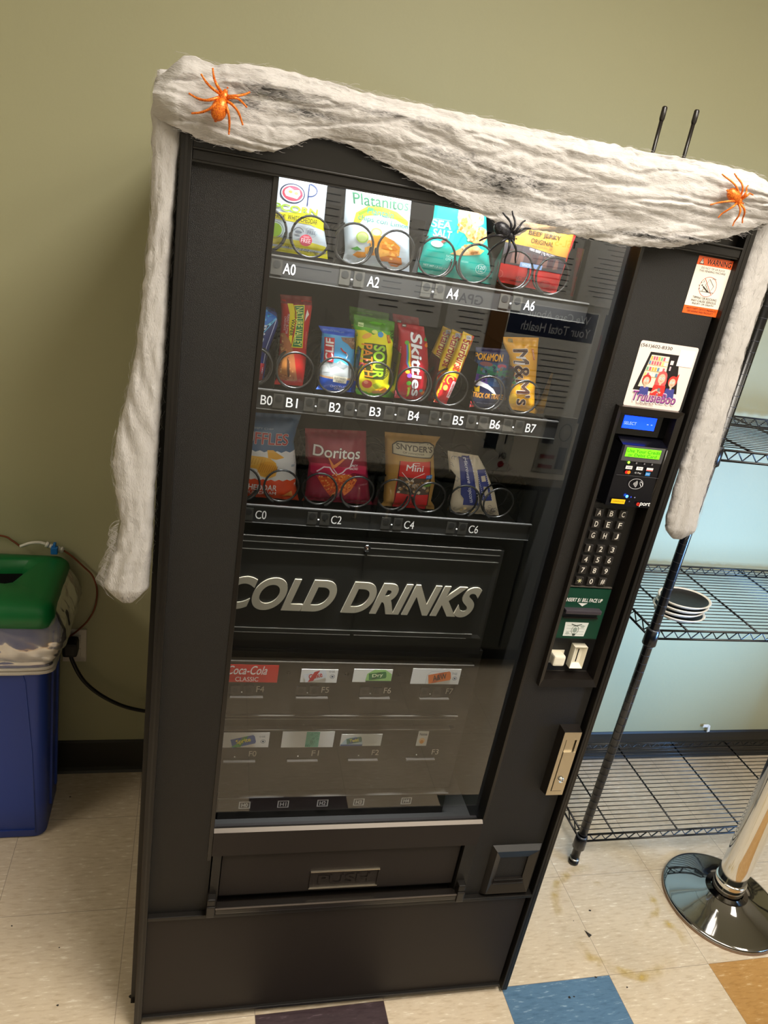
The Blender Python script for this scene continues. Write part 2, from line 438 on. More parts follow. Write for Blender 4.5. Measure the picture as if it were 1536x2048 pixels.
def arc(cx, cy, r, a0, a1, n=24): return [(cx + r * math.cos(math.radians(a0 + (a1 - a0) * i / n)), cy + r * math.sin(math.radians(a0 + (a1 - a0) * i / n))) for i in range(n + 1)]
FLOOR = bpy.data.objects['floor']
for nm, pts, wd in [('floor_stain', [(1.345, .335), (1.327, .33), (1.289, .325), (1.246, .31), (1.204, .282), (1.176, .248), (1.165, .21), (1.161, .182), (1.160, .16)], .034),
                    ('floor_stain', [(1.165, .11), (1.178, .086), (1.189, .055), (1.223, .026), (1.263, .004), (1.305, -.015), (1.355, -.008), (1.408, .012), (1.43, .03)], .036),
                    ('floor_stain', [(1.485, .23), (1.480, .208), (1.469, .174), (1.442, .147), (1.403, .123)], .030),
                    ('floor_stain', [(1.46, .13), (1.477, .125), (1.498, .105), (1.491, .051)], .032),
                    ('floor_stain', [(1.315, .275), (1.331, .271), (1.367, .263), (1.38, .26)], .022)]:
    s_ = stain(pts, wd, nm, ''); s_.parent = FLOOR
DIRT = mat('dark_floor_speck', '#2b2722', 0.8)
def speck(x, y, r, k):
    q = random.Random(k); M = MB(); n = 7
    pts = [(x + r * math.cos(2 * PI * i / n) * q.uniform(.5, 1.2), y + r * math.sin(2 * PI * i / n) * q.uniform(.4, 1.0)) for i in range(n)]
    M.add([(a, b, .0012) for a, b in pts] + [(x, y, .0022)], [(i, (i + 1) % n, n) for i in range(n)], DIRT); o = M.obj('floor_speck', FLOOR); return o
for k, (x, y, r) in enumerate([(1.26, .187, .004), (1.195, .16, .002), (1.179, -.002, .004), (1.082, -.044, .005), (1.096, -.044, .003), (1.251, -.037, .003), (-.194, .694, .003), (-.262, .278, .003), (-.124, .07, .003), (-.144, .21, .002), (.029, .073, .005)]):
    speck(x, y, r, k)
M = MB(); M.add([(1.213, .130, .001), (1.228, .113, .001), (1.216, .107, .001), (1.215, .118, .004)], [(0, 1, 3), (1, 2, 3), (2, 0, 3)], DIRT)
tag(M.obj('dark_paint_chip'), 'small dark triangular chip lying on the beige floor between stain rings', 'debris')

# =================================================================== OPPOSITE SIDE OF THE ROOM (mirrored in the glass)
CAB = mat('dark_grey_cabinet', '#4a4f4b', 0.5); CTOP = mat('grey_countertop', '#8f897c', 0.4)
t = thing('base_cabinet', 'dark grey base cabinet run opposite the vending machine', 'cabinet', (0.3, -1.35, 0))
M = MB(); M.box(-2.2, 3.0, -0.64, 0, 0.09, 0.85, CAB); M.obj('body', t)
M = MB(); M.box(-2.2, 3.0, -0.64, -0.06, 0, 0.09, mat('toe_kick_black', '#0d0d0c', .6)); M.obj('toe_kick', t)
for k in range(8):
    x = -2.18 + k * 0.648
    M = MB(); M.box(x, x + 0.636, 0, 0.02, 0.11, 0.83, CAB, 0.003); d = M.obj('door', t)
    M = MB(); M.tube([(x + .05 + .53 * (k % 2), .02, .66), (x + .05 + .53 * (k % 2), .045, .67), (x + .05 + .53 * (k % 2), .045, .78), (x + .05 + .53 * (k % 2), .02, .79)], .005, STEEL); M.obj('handle', d)
M = MB(); M.box(-1.95, 3.35, -1.992, -1.325, 0.85, 0.885, CTOP, 0.004); tag(M.obj('countertop'), 'grey laminate countertop along the opposite wall', 'countertop')
PAPER = mat('white_paper', '#eceae4', 0.6); NAVY = '#1c2747'
def back(y): return lambda x, z, off: (x, y + off, z)
def sheet(name, label, cat, x0, x1, z0, z1, mt, y=-2.0, th=.002):
    t = thing(name, label, cat, ((x0 + x1) / 2, y + th, z0))
    M = MB(); M.box(x0, x1, y + 0.0005, y + th, z0, z1, mt); M.obj('sheet', t, off=t.location[:]); return t
def lines(P, x0, x1, z0, z1, n, col, seed, wd=.004):
    q = random.Random(seed)
    for i in range(n):
        z = z1 - (z1 - z0) * (i + .5) / n
        P.line([(x1, z), (x1 - (x1 - x0) * q.uniform(.55, 1), z)], wd, col)
def pbuild(P, name, t, **k):
    o = P.build(name, t, rough=.6, **k); o.location = -Vector(t.location); return o
P = Print(back(-1.998)); t = sheet('notice_poster', 'white health notice poster with a navy heading band, opposite the machine', 'poster', 1.33, 1.76, .96, 1.46, PAPER)
P.rect(1.335, 1.755, 1.325, 1.455, NAVY)
P.text('We Care About', (1.72, 1.44), (1.42, 1.44), (1.72, 1.405), (1.42, 1.405), '#c9ccd2', .01)
P.text('Your Total Health', (1.735, 1.385), (1.40, 1.385), (1.735, 1.345), (1.40, 1.345), '#c9ccd2', .01)
lines(P, 1.40, 1.70, 1.0, 1.29, 11, '#55565a', 2); pbuild(P, 'printing', t)
P = Print(back(-1.998)); t = sheet('printed_notice', 'large white printed notice pinned above the health poster', 'paper', 1.33, 1.60, 1.49, 1.83, PAPER)
P.text('TSL-578', (1.57, 1.74), (1.42, 1.74), (1.57, 1.71), (1.42, 1.71), '#3a3a3c', .02); lines(P, 1.36, 1.57, 1.52, 1.68, 7, '#55565a', 5); pbuild(P, 'printing', t)
P = Print(back(-1.998)); t = sheet('printed_notice', 'narrow white notice with small type at the right of the pinned group', 'paper', 1.63, 1.86, 1.49, 1.85, PAPER)
lines(P, 1.65, 1.84, 1.52, 1.80, 14, '#55565a', 6, .003); pbuild(P, 'printing', t)
P = Print(back(-1.998)); t = sheet('printed_notice', 'white notice with rounded corners and short text columns', 'paper', .66, 1.02, 1.30, 1.78, PAPER)
lines(P, .69, .83, 1.35, 1.72, 15, '#55565a', 7, .004); lines(P, .86, .99, 1.35, 1.72, 15, '#55565a', 8, .004); pbuild(P, 'printing', t)
P = Print(back(-1.998)); t = sheet('printed_notice', 'white sheet headed in red and black beside the cork board', 'paper', 1.05, 1.24, 1.22, 1.62, PAPER)
P.text('GPA', (1.20, 1.46), (1.09, 1.46), (1.20, 1.42), (1.09, 1.42), '#44302c', .02); lines(P, 1.07, 1.22, 1.5, 1.6, 4, '#55565a', 9); lines(P, 1.07, 1.22, 1.25, 1.40, 6, '#55565a', 10); pbuild(P, 'printing', t)
P = Print(back(-1.998)); t = sheet('printed_notice', 'wide pale notice at the left end of the opposite wall', 'paper', .22, .56, 1.42, 1.80, PAPER)
lines(P, .25, .53, 1.45, 1.77, 12, '#66676a', 11, .004); pbuild(P, 'printing', t)
t = sheet('cork_board', 'brown cork board on the opposite wall', 'board', 1.245, 1.325, 1.05, 1.55, mat('cork', '#7a5530', .8), th=.012)
t = sheet('navy_banner', 'navy banner with a red stripe hanging at the right', 'banner', 1.79, 1.95, .95, 1.46, mat('navy_banner', NAVY, .6))
M = MB(); M.box(1.79, 1.95, -1.9975, -1.9965, 1.30, 1.37, mat('banner_red', '#8a3030', .6)); o = M.obj('stripe', t); o.location = -Vector(t.location)
# carton and display card on the counter
t = thing('product_carton', 'white carton with a dark window and a red dot standing on the counter', 'box', (1.15, -1.40, .886))
M = MB(); M.box(-.065, .065, -.04, .04, 0, .16, mat('carton_white', '#d5d2c8', .5), .001); M.obj('box', t)
P = Print(lambda x, z, off: (x, .0405 + off, z)); P.rect(-.05, .0, .085, .15, '#23262e'); P.rect(.03, .036, .11, .15, '#23262e')
P.text('GN', (.048, .075), (.020, .075), (.048, .05), (.020, .05), '#2c2022', .03); P.ell(.034, .028, .013, .013, '#8a2630'); P.build('printing', t)
t = thing('display_card', 'tall display card with a round emblem standing on the counter', 'card', (1.40, -1.39, .886))
M = MB(); M.box(-.065, .065, -.015, .0, 0, .23, mat('card_grey', '#a9a69c', .5), .001); M.obj('card', t)
P = Print(lambda x, z, off: (x, .0005 + off, z)); P.rect(-.058, -.01, .12, .22, '#35363c'); P.ring(.03, .17, .024, .034, .004, '#4d4d52'); P.rect(.02, .055, .02, .11, '#39424d'); P.rect(-.05, .01, .06, .075, '#8a3030'); P.rect(-.05, .01, .02, .035, '#8a3030'); P.build('printing', t)

# =================================================================== VENDING MACHINE
ROT = -0.01660943326061183
VM = thing('vending_machine', 'tall black snack and cold drink vending machine with a glass front', 'vending machine', (0, 0, 0), (0, 0, ROT))
def MP(u, w, z):      # machine coordinates to world
    c, s = math.cos(ROT), math.sin(ROT); return Vector((u * c - w * s, u * s + w * c, z))
PY = 0.012            # face of the side panels
GL = 0.034            # glass
UW0, UW1, ZW0, ZW1 = 0.1725, 0.737, 0.566, 1.744

M = MB()   # cabinet: hollow body behind the door
M.box(.030, .045, .045, .775, .02, 1.825, BLACK); M.box(.897, .912, .045, .775, .02, 1.825, BLACK)
M.box(.030, .912, .760, .775, .02, 1.825, BLACK); M.box(.030, .912, .045, .775, 1.81, 1.825, BLACK); M.box(.030, .912, .045, .775, .02, .04, BLACK)
M.obj('cabinet', VM)
for u, y in ((.08, .08), (.86, .08), (.08, .72), (.86, .72)):
    M = MB(); M.lathe([(0, 0), (.022, 0), (.022, .008), (.010, .010), (.010, .022)], BLACKSM, (u, y, 0), 16); M.obj('leveling_foot', VM)
M = MB()   # inner liner
LIN = mat('dark_liner', '#24221e', 0.6)
M.box(.158, .164, .05, .70, .50, 1.80, LIN); M.box(.745, .751, .05, .70, .50, 1.80, LIN); M.box(.158, .751, .70, .706, .50, 1.80, LIN)
M.box(.158, .751, .07, .70, 1.80, 1.806, LIN); M.box(.158, .751, .05, .70, .494, .50, LIN)
M.obj('inner_liner', VM)

# door frame
for u0, u1 in ((.041, .057), (.9055, .921)):
    M = MB(); M.box(u0, u1, 0, .045, .012, 1.83, BLACK, .0015); uu = (u0 + u1) / 2
    M.box(uu - .0015, uu + .0015, -.0006, .002, .02, 1.82, BLACKSM); M.obj('corner_post', VM)
M = MB(); M.box(.057, .9055, .002, .045, 1.747, 1.7595, BLACK, .001); M.box(.057, .9055, -.001, .01, 1.7595, 1.7625, BLACKSM, .0008); M.box(.057, .9055, .004, .02, 1.7445, 1.747, BLACKSM); M.obj('header_rail', VM)
M = MB(); M.box(.057, .9055, .020, .045, 1.7625, 1.815, BLACKSM); M.box(.057, .9055, .0, .045, 1.815, 1.83, BLACK, .002); M.obj('sign_panel', VM)
M = MB(); M.box(.057, UW0, PY, .045, .339, 1.7445, BLACKTEX); M.box(UW0 - .008, UW0, PY - .0015, .045, .48, 1.7445, BLACKSM, .0008); M.obj('left_door_panel', VM)
M = MB()   # right panel, with the opening for the control bezel
M.box(UW1, .775, PY, .045, .339, 1.7445, BLACKTEX); M.box(.775, .893, PY, .045, 1.487, 1.7445, BLACKTEX); M.box(.775, .893, PY, .045, .339, .921, BLACKTEX); M.box(.893, .8985, PY, .045, .339, 1.7445, BLACKTEX)
M.box(UW1, UW1 + .006, PY - .0015, .045, .56, 1.7445, BLACKSM, .0008)
M.box(.8985, .9055, .030, .045, .012, 1.7445, BLACKDEEP)
M.obj('right_door_panel', VM)
M = MB(); M.box(.057, .9055, .0, .045, .330, .3385, BLACK, .0012); M.box(.057, .9055, .004, .045, .3265, .330, BLACKSM); M.obj('middle_rail', VM)
M = MB(); M.box(.057, .8985, .010, .045, .030, .3265, KICK); M.box(.057, .8985, .003, .045, .022, .030, BLACK, .001); M.obj('kick_panel', VM)
M = MB(); M.box(UW0, UW1, .006, .014, .496, .556, KICK); M.box(UW0, UW1, .014, .045, .496, .541, KICK); M.add([(UW0, .0065, .5562), (UW1, .0065, .5562), (UW1, .013, .5622), (UW0, .013, .5622)], [(0, 1, 2, 3)], mat('satin_sill', '#6a645e', .38, .7)); M.box(UW0, UW1, .013, .034, .540, .5450, BLACK); M.box(UW0, UW1, .013, .015, .54, .5620, BLACK); M.obj('window_sill', VM)
GLASS = glass_mat('window_glass', (.985, .99, .985), 1.5, 2.25)
M = MB(); M.add([(UW0, GL, .546), (UW1, GL, .546), (UW1, GL, ZW1), (UW0, GL, ZW1)], [(0, 1, 2, 3)], GLASS); M.obj('window_pane', VM)
# tube lamp behind the header
TUBE = glow('#eef6ff', 54.0, 'fluorescent_tube')
M = MB(); M.tube([(.19, .050, 1.792), (.72, .050, 1.792)], .010, TUBE, 12); M.obj('lamp_tube', VM)
_c = MP(.455, .054, 1.778)
area('added_shelf_fill_light', _c, (.52, .012), 3.1, (.93, .97, 1.0), (math.radians(9), 0, ROT), math.radians(46))  # added fill strip without a fitting, brightens the middle and lower shelves
M = MB(); M.box(.165, .19, .04, .062, 1.775, 1.805, CREAMBTN); M.obj('lamp_holder', VM); M = MB(); M.box(.72, .745, .04, .062, 1.775, 1.805, CREAMBTN); M.obj('lamp_holder', VM)

# delivery door and bar
M = MB(); M.box(.175, .192, .006, .04, .345, .496, BLACK); M.box(.709, .737, .006, .04, .345, .496, BLACK); M.box(.175, .737, .038, .045, .345, .496, BLACKDEEP); M.obj('delivery_surround', VM)
M = MB(); M.box(.1945, .706, .016, .030, .373, .490, KICK, .0015); dd = M.obj('delivery_door', VM)
P = Print(flat(.0158)); LT = mat('door_highlight_edge', '#8a8074', .4)
M = MB(); Mx = KICK
M.box(.381, .531, .0125, .016, .429, .431, STEEL); M.box(.381, .531, .0125, .016, .3815, .3833, STEEL); M.box(.381, .383, .0135, .016, .383, .429, KICK); M.box(.529, .531, .0135, .016, .383, .429, KICK); M.obj('push_plate', dd)
P = Print(flat(.0145))
vs, fs, asp = tmesh('PUSH', .02)
M = MB(); b0 = [( .40 + x * .112, .0157, .394 + y * .024) for x, y in vs]; b1 = [(x, .0140, z) for x, _, z in b0]
M.add(b1, fs, KICK); M.obj('embossed_lettering', dd)
M = MB(); M.box(.189, .715, -.009, .012, .349, .364, BLACKSM, .003); M.box(.189, .715, -.0095, -.006, .3635, .3650, mat('bar_highlight', '#6b625a', .3, .5), .0004)  # paler strip paints the highlight along the bar's top edge
M.box(.1715, .189, -.012, .020, .345, .374, BLACKSM, .002); M.box(.713, .7305, -.012, .020, .345, .374, BLACKSM, .002)
M.box(.1715, .189, -.010, .020, .374, .392, BLACK, .003); M.box(.713, .7305, -.010, .020, .374, .392, BLACK, .003); M.obj('delivery_bar', VM)

# coin return cup
M = MB(); M.frame(.787, .888, .350, .478, .803, .871, .385, .452, PY - .012, .04, BLACKSM, PY - .004)
M.frame(.803, .871, .385, .452, .8035, .8705, .3855, .4515, PY - .004, .04, BLACK, PY + .022)
M.frame(.778, .896, .3405, .487, .787, .888, .350, .478, PY - .001, .03, BLACK, PY - .012); M.box(.80, .875, .034, .04, .38, .457, BLACKDEEP)
M.box(.800, .874, PY - .010, PY - .002, .3765, .3795, BLACKSM, .001); M.box(.802, .872, PY - .007, PY + .004, .3835, .387, BLACKSM, .001); M.obj('coin_return', VM)

# lock handle
M = MB(); x0, x1, z0, z1 = .853, .8915, .648, .813
M.frame(x0, x1, z0, z1, x0 + .008, x1 - .006, z0 + .011, z1 - .019, -.010, PY, STEEL, -.010)
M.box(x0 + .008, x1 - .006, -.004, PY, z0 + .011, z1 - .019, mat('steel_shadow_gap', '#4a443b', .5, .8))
M.box(x0 + .0095, x1 - .0015, -.0115, -.004, z0 + .013, .763, STEEL, .0006); M.box(x0 + .011, x1 - .0085, -.0075, -.004, .763, z1 - .021, STEEL)
M.frame(x0 - .003, x1 + .002, z0 - .004, z1 + .004, x0, x1, z0, z1, PY - .001, PY + .004, BLACKSM, -.009); lk = M.obj('door_lock_handle', VM)
M = MB(); M.lathe([(.0, -.0035), (.0025, -.0035), (.0028, -.001), (.0035, -.001), (.004, -.004), (.0062, -.004), (.0070, 0), (.0088, 0.0005), (.0088, .002)], CHROME, (.8755, -.0115, .6915), 28, 'y'); M.obj('key_cylinder', lk)

# ---- warning sticker
def sticker_print(name, build, parent=VM):
    P = Print(flat(PY - .0004)); build(P); return P.build(name, parent, d0=0.0002, dl=0.00002, rough=.4)
def b_warn(P):
    x0, x1 = .8405, .9050; o = -.0
    def q(x, z): return (x0 + (x1 - x0) * x, 1.652 + .0895 * z)
    Q = lambda a, b, c, d, col: P.poly([q(a, c), q(b, c), q(b, d), q(a, d)], col)
    Q(0, 1, 0, 1, '#f0e4d6'); Q(0, 1, .85, 1, '#e5602b'); Q(0, 1, 0, .14, '#f26422')
    P.poly([q(.06, .865), q(.20, .865), q(.13, .975)], '#2a2522'); P.poly([q(.085, .878), q(.175, .878), q(.13, .955)], '#f0e4d6'); Q(.122, .138, .895, .935, '#2a2522'); Q(.122, .138, .882, .89, '#2a2522')
    tx = lambda s, a, b, c, d, col='#3a3734', bo=.0: P.text(s, q(a, d), q(b, d), q(a, c), q(b, c), col, bo)
    tx('WARNING', .27, .96, .875, .965, '#26211e', .03)
    tx('DO NOT TIP OR ROCK', .16, .84, .79, .825); tx('THIS VENDING MACHINE', .12, .88, .74, .775)
    c = q(.5, .50); P.ring(c[0], c[1], .0155, .0155, .0007, '#c0492f')
    P.line([q(.36, .635), q(.66, .37)], .0009, '#c0492f'); P.line([q(.50, .635), q(.66, .52), q(.58, .40), q(.42, .53)], .0009, '#4b4844', True)
    P.line([q(.31, .41), q(.70, .41)], .0008, '#4b4844'); P.line([q(.36, .50), q(.54, .41)], .0020, '#26211e'); P.ell(*q(.33, .515), .0012, .0012, '#26211e'); P.line([q(.40, .47), q(.37, .42)], .0008, '#26211e')
    for a, b, c2, d in [(.30, .55, .28, .575), (.35, .565, .345, .60), (.27, .50, .23, .51), (.29, .46, .25, .44)]: P.line([q(a, b), q(c2, d)], .0008, '#26211e')
    P.line([q(.56, .645), q(.62, .655), q(.68, .645)], .0006, '#4b4844')
    tx('TIPPING OR ROCKING', .16, .86, .275, .315); tx('MAY CAUSE SERIOUS', .15, .87, .22, .26); tx('INJURY OR DEATH', .20, .82, .165, .205)
    tx('ANTI-THEFT DEVICE PREVENTS', .08, .94, .08, .115, '#4a2413'); tx('OBTAINING FREE PRODUCT', .12, .88, .03, .065, '#4a2413')
sticker_print('warning_sticker', b_warn)

# ---- operator sticker with phone number, cartoon family in front of a machine, and name
def b_phone(P):
    X0, Z0 = .783, 1.489
    r = .004; pts = []
    for cx, cz, a in ((.889, 1.5955, 0), (.787, 1.5955, 90), (.787, 1.493, 180), (.889, 1.493, 270)):
        pts += [(cx + r * math.cos(math.radians(a + k * 15)), cz + r * math.sin(math.radians(a + k * 15))) for k in range(7)]
    P.poly(pts, '#f3dfd6')
    P.tbox('(561)602-8330', .7845, .8435, 1.5880, 1.5948, '#3a3735', .02)
    P.poly([(.7925, 1.5175), (.806, 1.583), (.861, 1.583), (.877, 1.518)], '#1c1718')
    P.poly([(.8005, 1.524), (.8095, 1.5785), (.8435, 1.5785), (.847, 1.524)], '#efe2c9')
    cols = ['#d86a6a', '#e7b24d', '#7fb28f', '#e9e3e0', '#c95e75', '#6b8fae', '#ecd27e']; q = random.Random(3)
    for rr, z in enumerate((1.5735, 1.5655, 1.5555, 1.5455)):
        for k in range(7):
            x = .8095 - rr * .0014 + k * (.0047 + rr * .0002); P.rect(x, x + .0036, z - .003, z + .003, q.choice(cols))
        P.rect(.808 - rr * .0014, .844, z - .0042, z - .0035, '#c8a95c')
    P.rect(.8475, .8535, 1.566, 1.573, '#e8d3d8'); P.rect(.8485, .8515, 1.556, 1.563, '#c8b8c0')
    P.rect(.8595, .8885, 1.5655, 1.593, '#f7eeee')
    skin, red, hair, blue = '#f1b89c', '#d9332f', '#c2392f', '#43458c'
    def kid(cx, cz, s, shirt, hairc, long=False, ears=False):
        P.poly([(cx - .012 * s, cz - .030 * s), (cx + .012 * s, cz - .030 * s), (cx + .009 * s, cz - .012 * s), (cx - .009 * s, cz - .012 * s)], shirt)
        if long: P.ell(cx, cz - .006 * s, .0105 * s, .017 * s, hairc)
        P.ell(cx, cz + .002 * s, .0095 * s, .0105 * s, hairc)
        if ears: P.poly([(cx + .003 * s, cz + .009 * s), (cx + .010 * s, cz + .018 * s), (cx + .010 * s, cz + .004 * s)], hairc)
        P.rect(cx - .002 * s, cx + .002 * s, cz - .014 * s, cz - .006 * s, skin); P.ell(cx, cz - .001 * s, .0068 * s, .0085 * s, skin)
        P.ell(cx - .0026 * s, cz, .0015 * s, .0018 * s, '#ffffff'); P.ell(cx + .0026 * s, cz, .0015 * s, .0018 * s, '#ffffff')
        P.ell(cx - .0023 * s, cz, .0007 * s, .0009 * s, '#2a1c1c'); P.ell(cx + .0029 * s, cz, .0007 * s, .0009 * s, '#2a1c1c')
        P.line([(cx - .0022 * s, cz - .0045 * s), (cx, cz - .0056 * s), (cx + .0022 * s, cz - .0045 * s)], .0007 * s, '#a3342f')
    kid(.8130, 1.5350, .85, blue, hair); kid(.8620, 1.5370, .90, blue, hair, ears=True); kid(.8400, 1.5420, 1.0, red, '#cf5a58', True)
    P.poly([(.826, 1.512), (.853, 1.512), (.851, 1.530), (.829, 1.530)], red); P.line([(.8275, 1.516), (.836, 1.522), (.845, 1.517)], .003, skin); P.rect(.838, .843, 1.519, 1.525, '#6f7378')
    P.tbox('TruusieBoo', .7935, .8790, 1.4985, 1.5165, '#f6e8ec', .06, .001); P.tbox('TruusieBoo', .794, .8785, 1.4995, 1.516, '#1f1d38', .035, .001); P.tbox('TruusieBoo', .7935, .8780, 1.5003, 1.5165, '#a04a94', .0, .001)
    P.tbox('VENDING LLC', .8055, .8385, 1.4935, 1.4965, '#6b6664')
sticker_print('operator_sticker', b_phone)

# ---- control panel
M = MB()
M.frame(.770, .8965, .9185, 1.4895, .7785, .8875, .9335, 1.4775, -.001, .045, BLACKSM, .003)
M.box(.7785, .8875, .034, .045, .9335, 1.4775, BLACKDEEP); M.add([(.7785, .003, .918), (.8875, .003, .918), (.8875, .034, .934), (.7785, .034, .934)], [(0, 1, 2, 3)], mat('ledge_grey', '#35302b', .35))
CP = M.obj('control_bezel', VM)
M = MB(); M.box(.7785, .8875, .022, .034, 1.436, 1.4775, mat('gloss_black', '#050506', .08)); M.obj('display_surround', VM)
M = MB(); M.box(.799, .862, .0205, .0222, 1.4475, 1.470, glow('#0a3cff', 2.6, 'blue_lcd')); d = M.obj('display', VM)
P = Print(flat(.0204)); lc = glow('#9fb8ff', .9, 'lcd_text'); P.tbox('SELECT', .8005, .8245, 1.4545, 1.4598, lc); P.build('readout', d); P = Print(flat(.0204)); P.tbox('- -', .845, .856, 1.4572, 1.4585, lc); P.build('dash_readout', d)
# card reader
RD = mat('reader_plastic', '#0b0b12', .22); GF = mat('reader_grey', '#4b4a4c', .4)
M = MB(); M.prism([(.7990, 1.3095), (.8875, 1.3095), (.8875, 1.4235), (.7990, 1.4235)], .002, .034, RD)
M.add([(.7990, .002, 1.4235), (.8875, .002, 1.4235), (.8865, .030, 1.4335), (.7990, .030, 1.4335)], [(0, 1, 2, 3)], RD)
M.tube([(.8868, .001, 1.421), (.8868, .001, 1.375), (.8868, .004, 1.33)], .0022, BLACKSM); rd = M.obj('card_reader', VM)
M = MB(); M.box(.803, .8835, .0005, .004, 1.3945, 1.4225, GF, .001); fr = M.obj('lcd_bezel', rd)
M = MB(); M.box(.8078, .8755, -.0004, .001, 1.4030, 1.4192, glow('#6fe01a', .85, 'green_lcd')); M.obj('green_lcd', rd)
P = Print(flat(-.0005)); gt = ink('#2f7a10'); P.tbox('Use Your Credit', .8095, .8745, 1.4115, 1.4175, gt); P.tbox('or Debit Card', .8130, .8690, 1.4045, 1.4100, gt)
P.build('lcd_text', rd)
P = Print(flat(.0002))
P.ell(.819, 1.3925, .0024, .0024, glow('#8dff3a', 2.2, 'green_led')); 
for x in (.8344, .8502, .8653): P.ell(x, 1.3925, .0016, .0016, '#77757a')
for x, z, c in ((.8222, 1.3836, '#e9e5e2'), (.8433, 1.3834, '#f1efec'), (.8636, 1.3832, '#eceae8')): P.rect(x - .0065, x + .0065, z - .0030, z + .0030, c)
P.tbox('VISA', .8172, .8272, 1.3822, 1.3850, '#2b3a86'); P.tbox('Pay', .8400, .8476, 1.3820, 1.3850, '#222222'); P.rect(.8572, .870, 1.3805, 1.3822, '#d23c36')
P.ell(.8200, 1.3748, .0032, .0032, '#d8231f'); P.ell(.8245, 1.3748, .0032, .0032, '#ee8a1c'); P.tbox('G Pay', .836, .849, 1.373, 1.3765, '#d8d8dc'); P.rect(.8575, .867, 1.3712, 1.3780, '#2f7ec2'); P.tbox('AMEX', .8585, .866, 1.3735, 1.3757, '#e8f1fa')
P.line([(.8015, 1.3688), (.8870, 1.3688)], .0005, '#5b5b60')
P.ring(.8451, 1.3546, .0140, .0095, .0008, '#bdbdc0')
for k in range(4): P.ring(.8385 , 1.3546, .0022 + .0022 * k, .0022 + .0022 * k, .0009, '#d8d8da', 10, -.75, .75)
P.line([(.8515, 1.3585), (.8545, 1.3595), (.8575, 1.3560), (.8590, 1.3510)], .0010, '#d8d8da'); P.line([(.8520, 1.3570), (.8540, 1.3535), (.8565, 1.3505)], .0010, '#d8d8da')
P.ell(.8346, 1.3300, .0026, .0026, glow('#2a6bff', 14.0, 'blue_led')); P.ell(.8430, 1.3294, .0012, .0012, glow('#2038c0', 1.5, 'dim_blue_led')); P.ell(.8506, 1.3291, .0012, .0012, '#8c8cae'); P.ell(.8423, 1.3209, .0012, .0012, '#55557a')
P.rect(.8065, .8338, 1.3150, 1.3235, '#f5c21c'); P.tbox('COMPLETE', .809, .8315, 1.3180, 1.3205, '#6b5410')
P.tbox('e', .8580, .8640, 1.3142, 1.3200, '#d9301f', .05); P.tbox('port', .8645, .8845, 1.3125, 1.3215, '#e9e9ea', .02, .0008)
P.build('reader_printing', rd)
# keypad
M = MB(); M.box(.785, .8755, .022, .034, 1.136, 1.305, mat('keypad_plate', '#161412', .35)); M.box(.785, .8755, .018, .022, 1.1335, 1.1352, mat('keypad_edge', '#4c4742', .35)); KP = M.obj('keypad', VM)
rows = [('ABC', 1.2875), ('DEF', 1.2653), ('GHJ', 1.2426), ('123', 1.2153), ('456', 1.1929), ('789', 1.1703), ('*0#', 1.1474)]
KEYM = mat('key_plastic', '#2b2825', .28)
for chs, z in rows:
    for k, ch in enumerate(chs):
        u = .8020 + k * .0243
        M = MB(); M.box(u - .0078, u + .0078, .0165, .022, z - .0078, z + .0078, KEYM, .0012); kb = M.obj('key', KP)
        P = Print(flat(.0163)); zz = z + .0005
        wd = {'1': .0012, '*': .0042, '#': .0042}.get(ch, .0032)
        if ch == '*':
            for a in range(3): P.line([(u + .0046 * math.cos(a * PI / 3 + PI / 6 * 0), zz + .0046 * math.sin(a * PI / 3)), (u - .0046 * math.cos(a * PI / 3), zz - .0046 * math.sin(a * PI / 3))], .0010, '#e6e2b0')
        else: P.tbox(ch, u - wd, u + wd, zz - .0052, zz + .0052, '#d9d3c8', .005)
        P.build('legend', kb)
# bill acceptor
GRN = mat('dark_green_plate', '#0f3a2a', .32)
M = MB(); M.box(.784, .8755, .018, .034, 1.019, 1.130, GRN); ba = M.obj('bill_acceptor', VM)
M = MB(); M.box(.7865, .8625, .006, .020, 1.0805, 1.0890, mat('slot_lip', '#39343a', .3), .002); M.box(.7875, .8615, .0172, .0185, 1.0695, 1.0805, mat('slot_black', '#020202', .5)); M.box(.7895, .8625, .013, .019, 1.0675, 1.0695, BLACKSM); M.obj('bill_slot', ba)
P = Print(flat(.0178)); P.tbox('INSERT $1 BILL FACE UP', .7855, .8625, 1.1010, 1.1100, '#e8e6e0', .015, .001); P.poly([(.8135, 1.0995), (.8335, 1.0995), (.8238, 1.0925)], '#dcdad4'); P.build('instruction_text', ba); P = Print(flat(.0178))
P.poly([(.801, 1.0255), (.846, 1.0255), (.8475, 1.040), (.849, 1.0565), (.799, 1.0565), (.8005, 1.040)], '#d9dcd5')
for z0_ in (1.030, 1.036, 1.0425, 1.049): P.line([(.8045, z0_), (.8435, z0_)], .0006, '#7d8a80')
P.ring(.8235, 1.0395, .0075, .009, .0010, '#5c6a60'); P.ell(.8235, 1.0395, .0045, .006, '#8d988f'); P.ell(.8235, 1.0290, .0035, .0028, '#39433c'); P.ell(.809, 1.032, .004, .003, '#aab2aa'); P.ell(.838, 1.048, .004, .003, '#aab2aa'); P.line([(.813, 1.0525), (.8235, 1.0495), (.835, 1.0525)], .0016, '#39433c')
P.line([(.785, 1.0205), (.874, 1.0205)], .0008, '#0a0a0a'); P.build('bill_picture', ba)
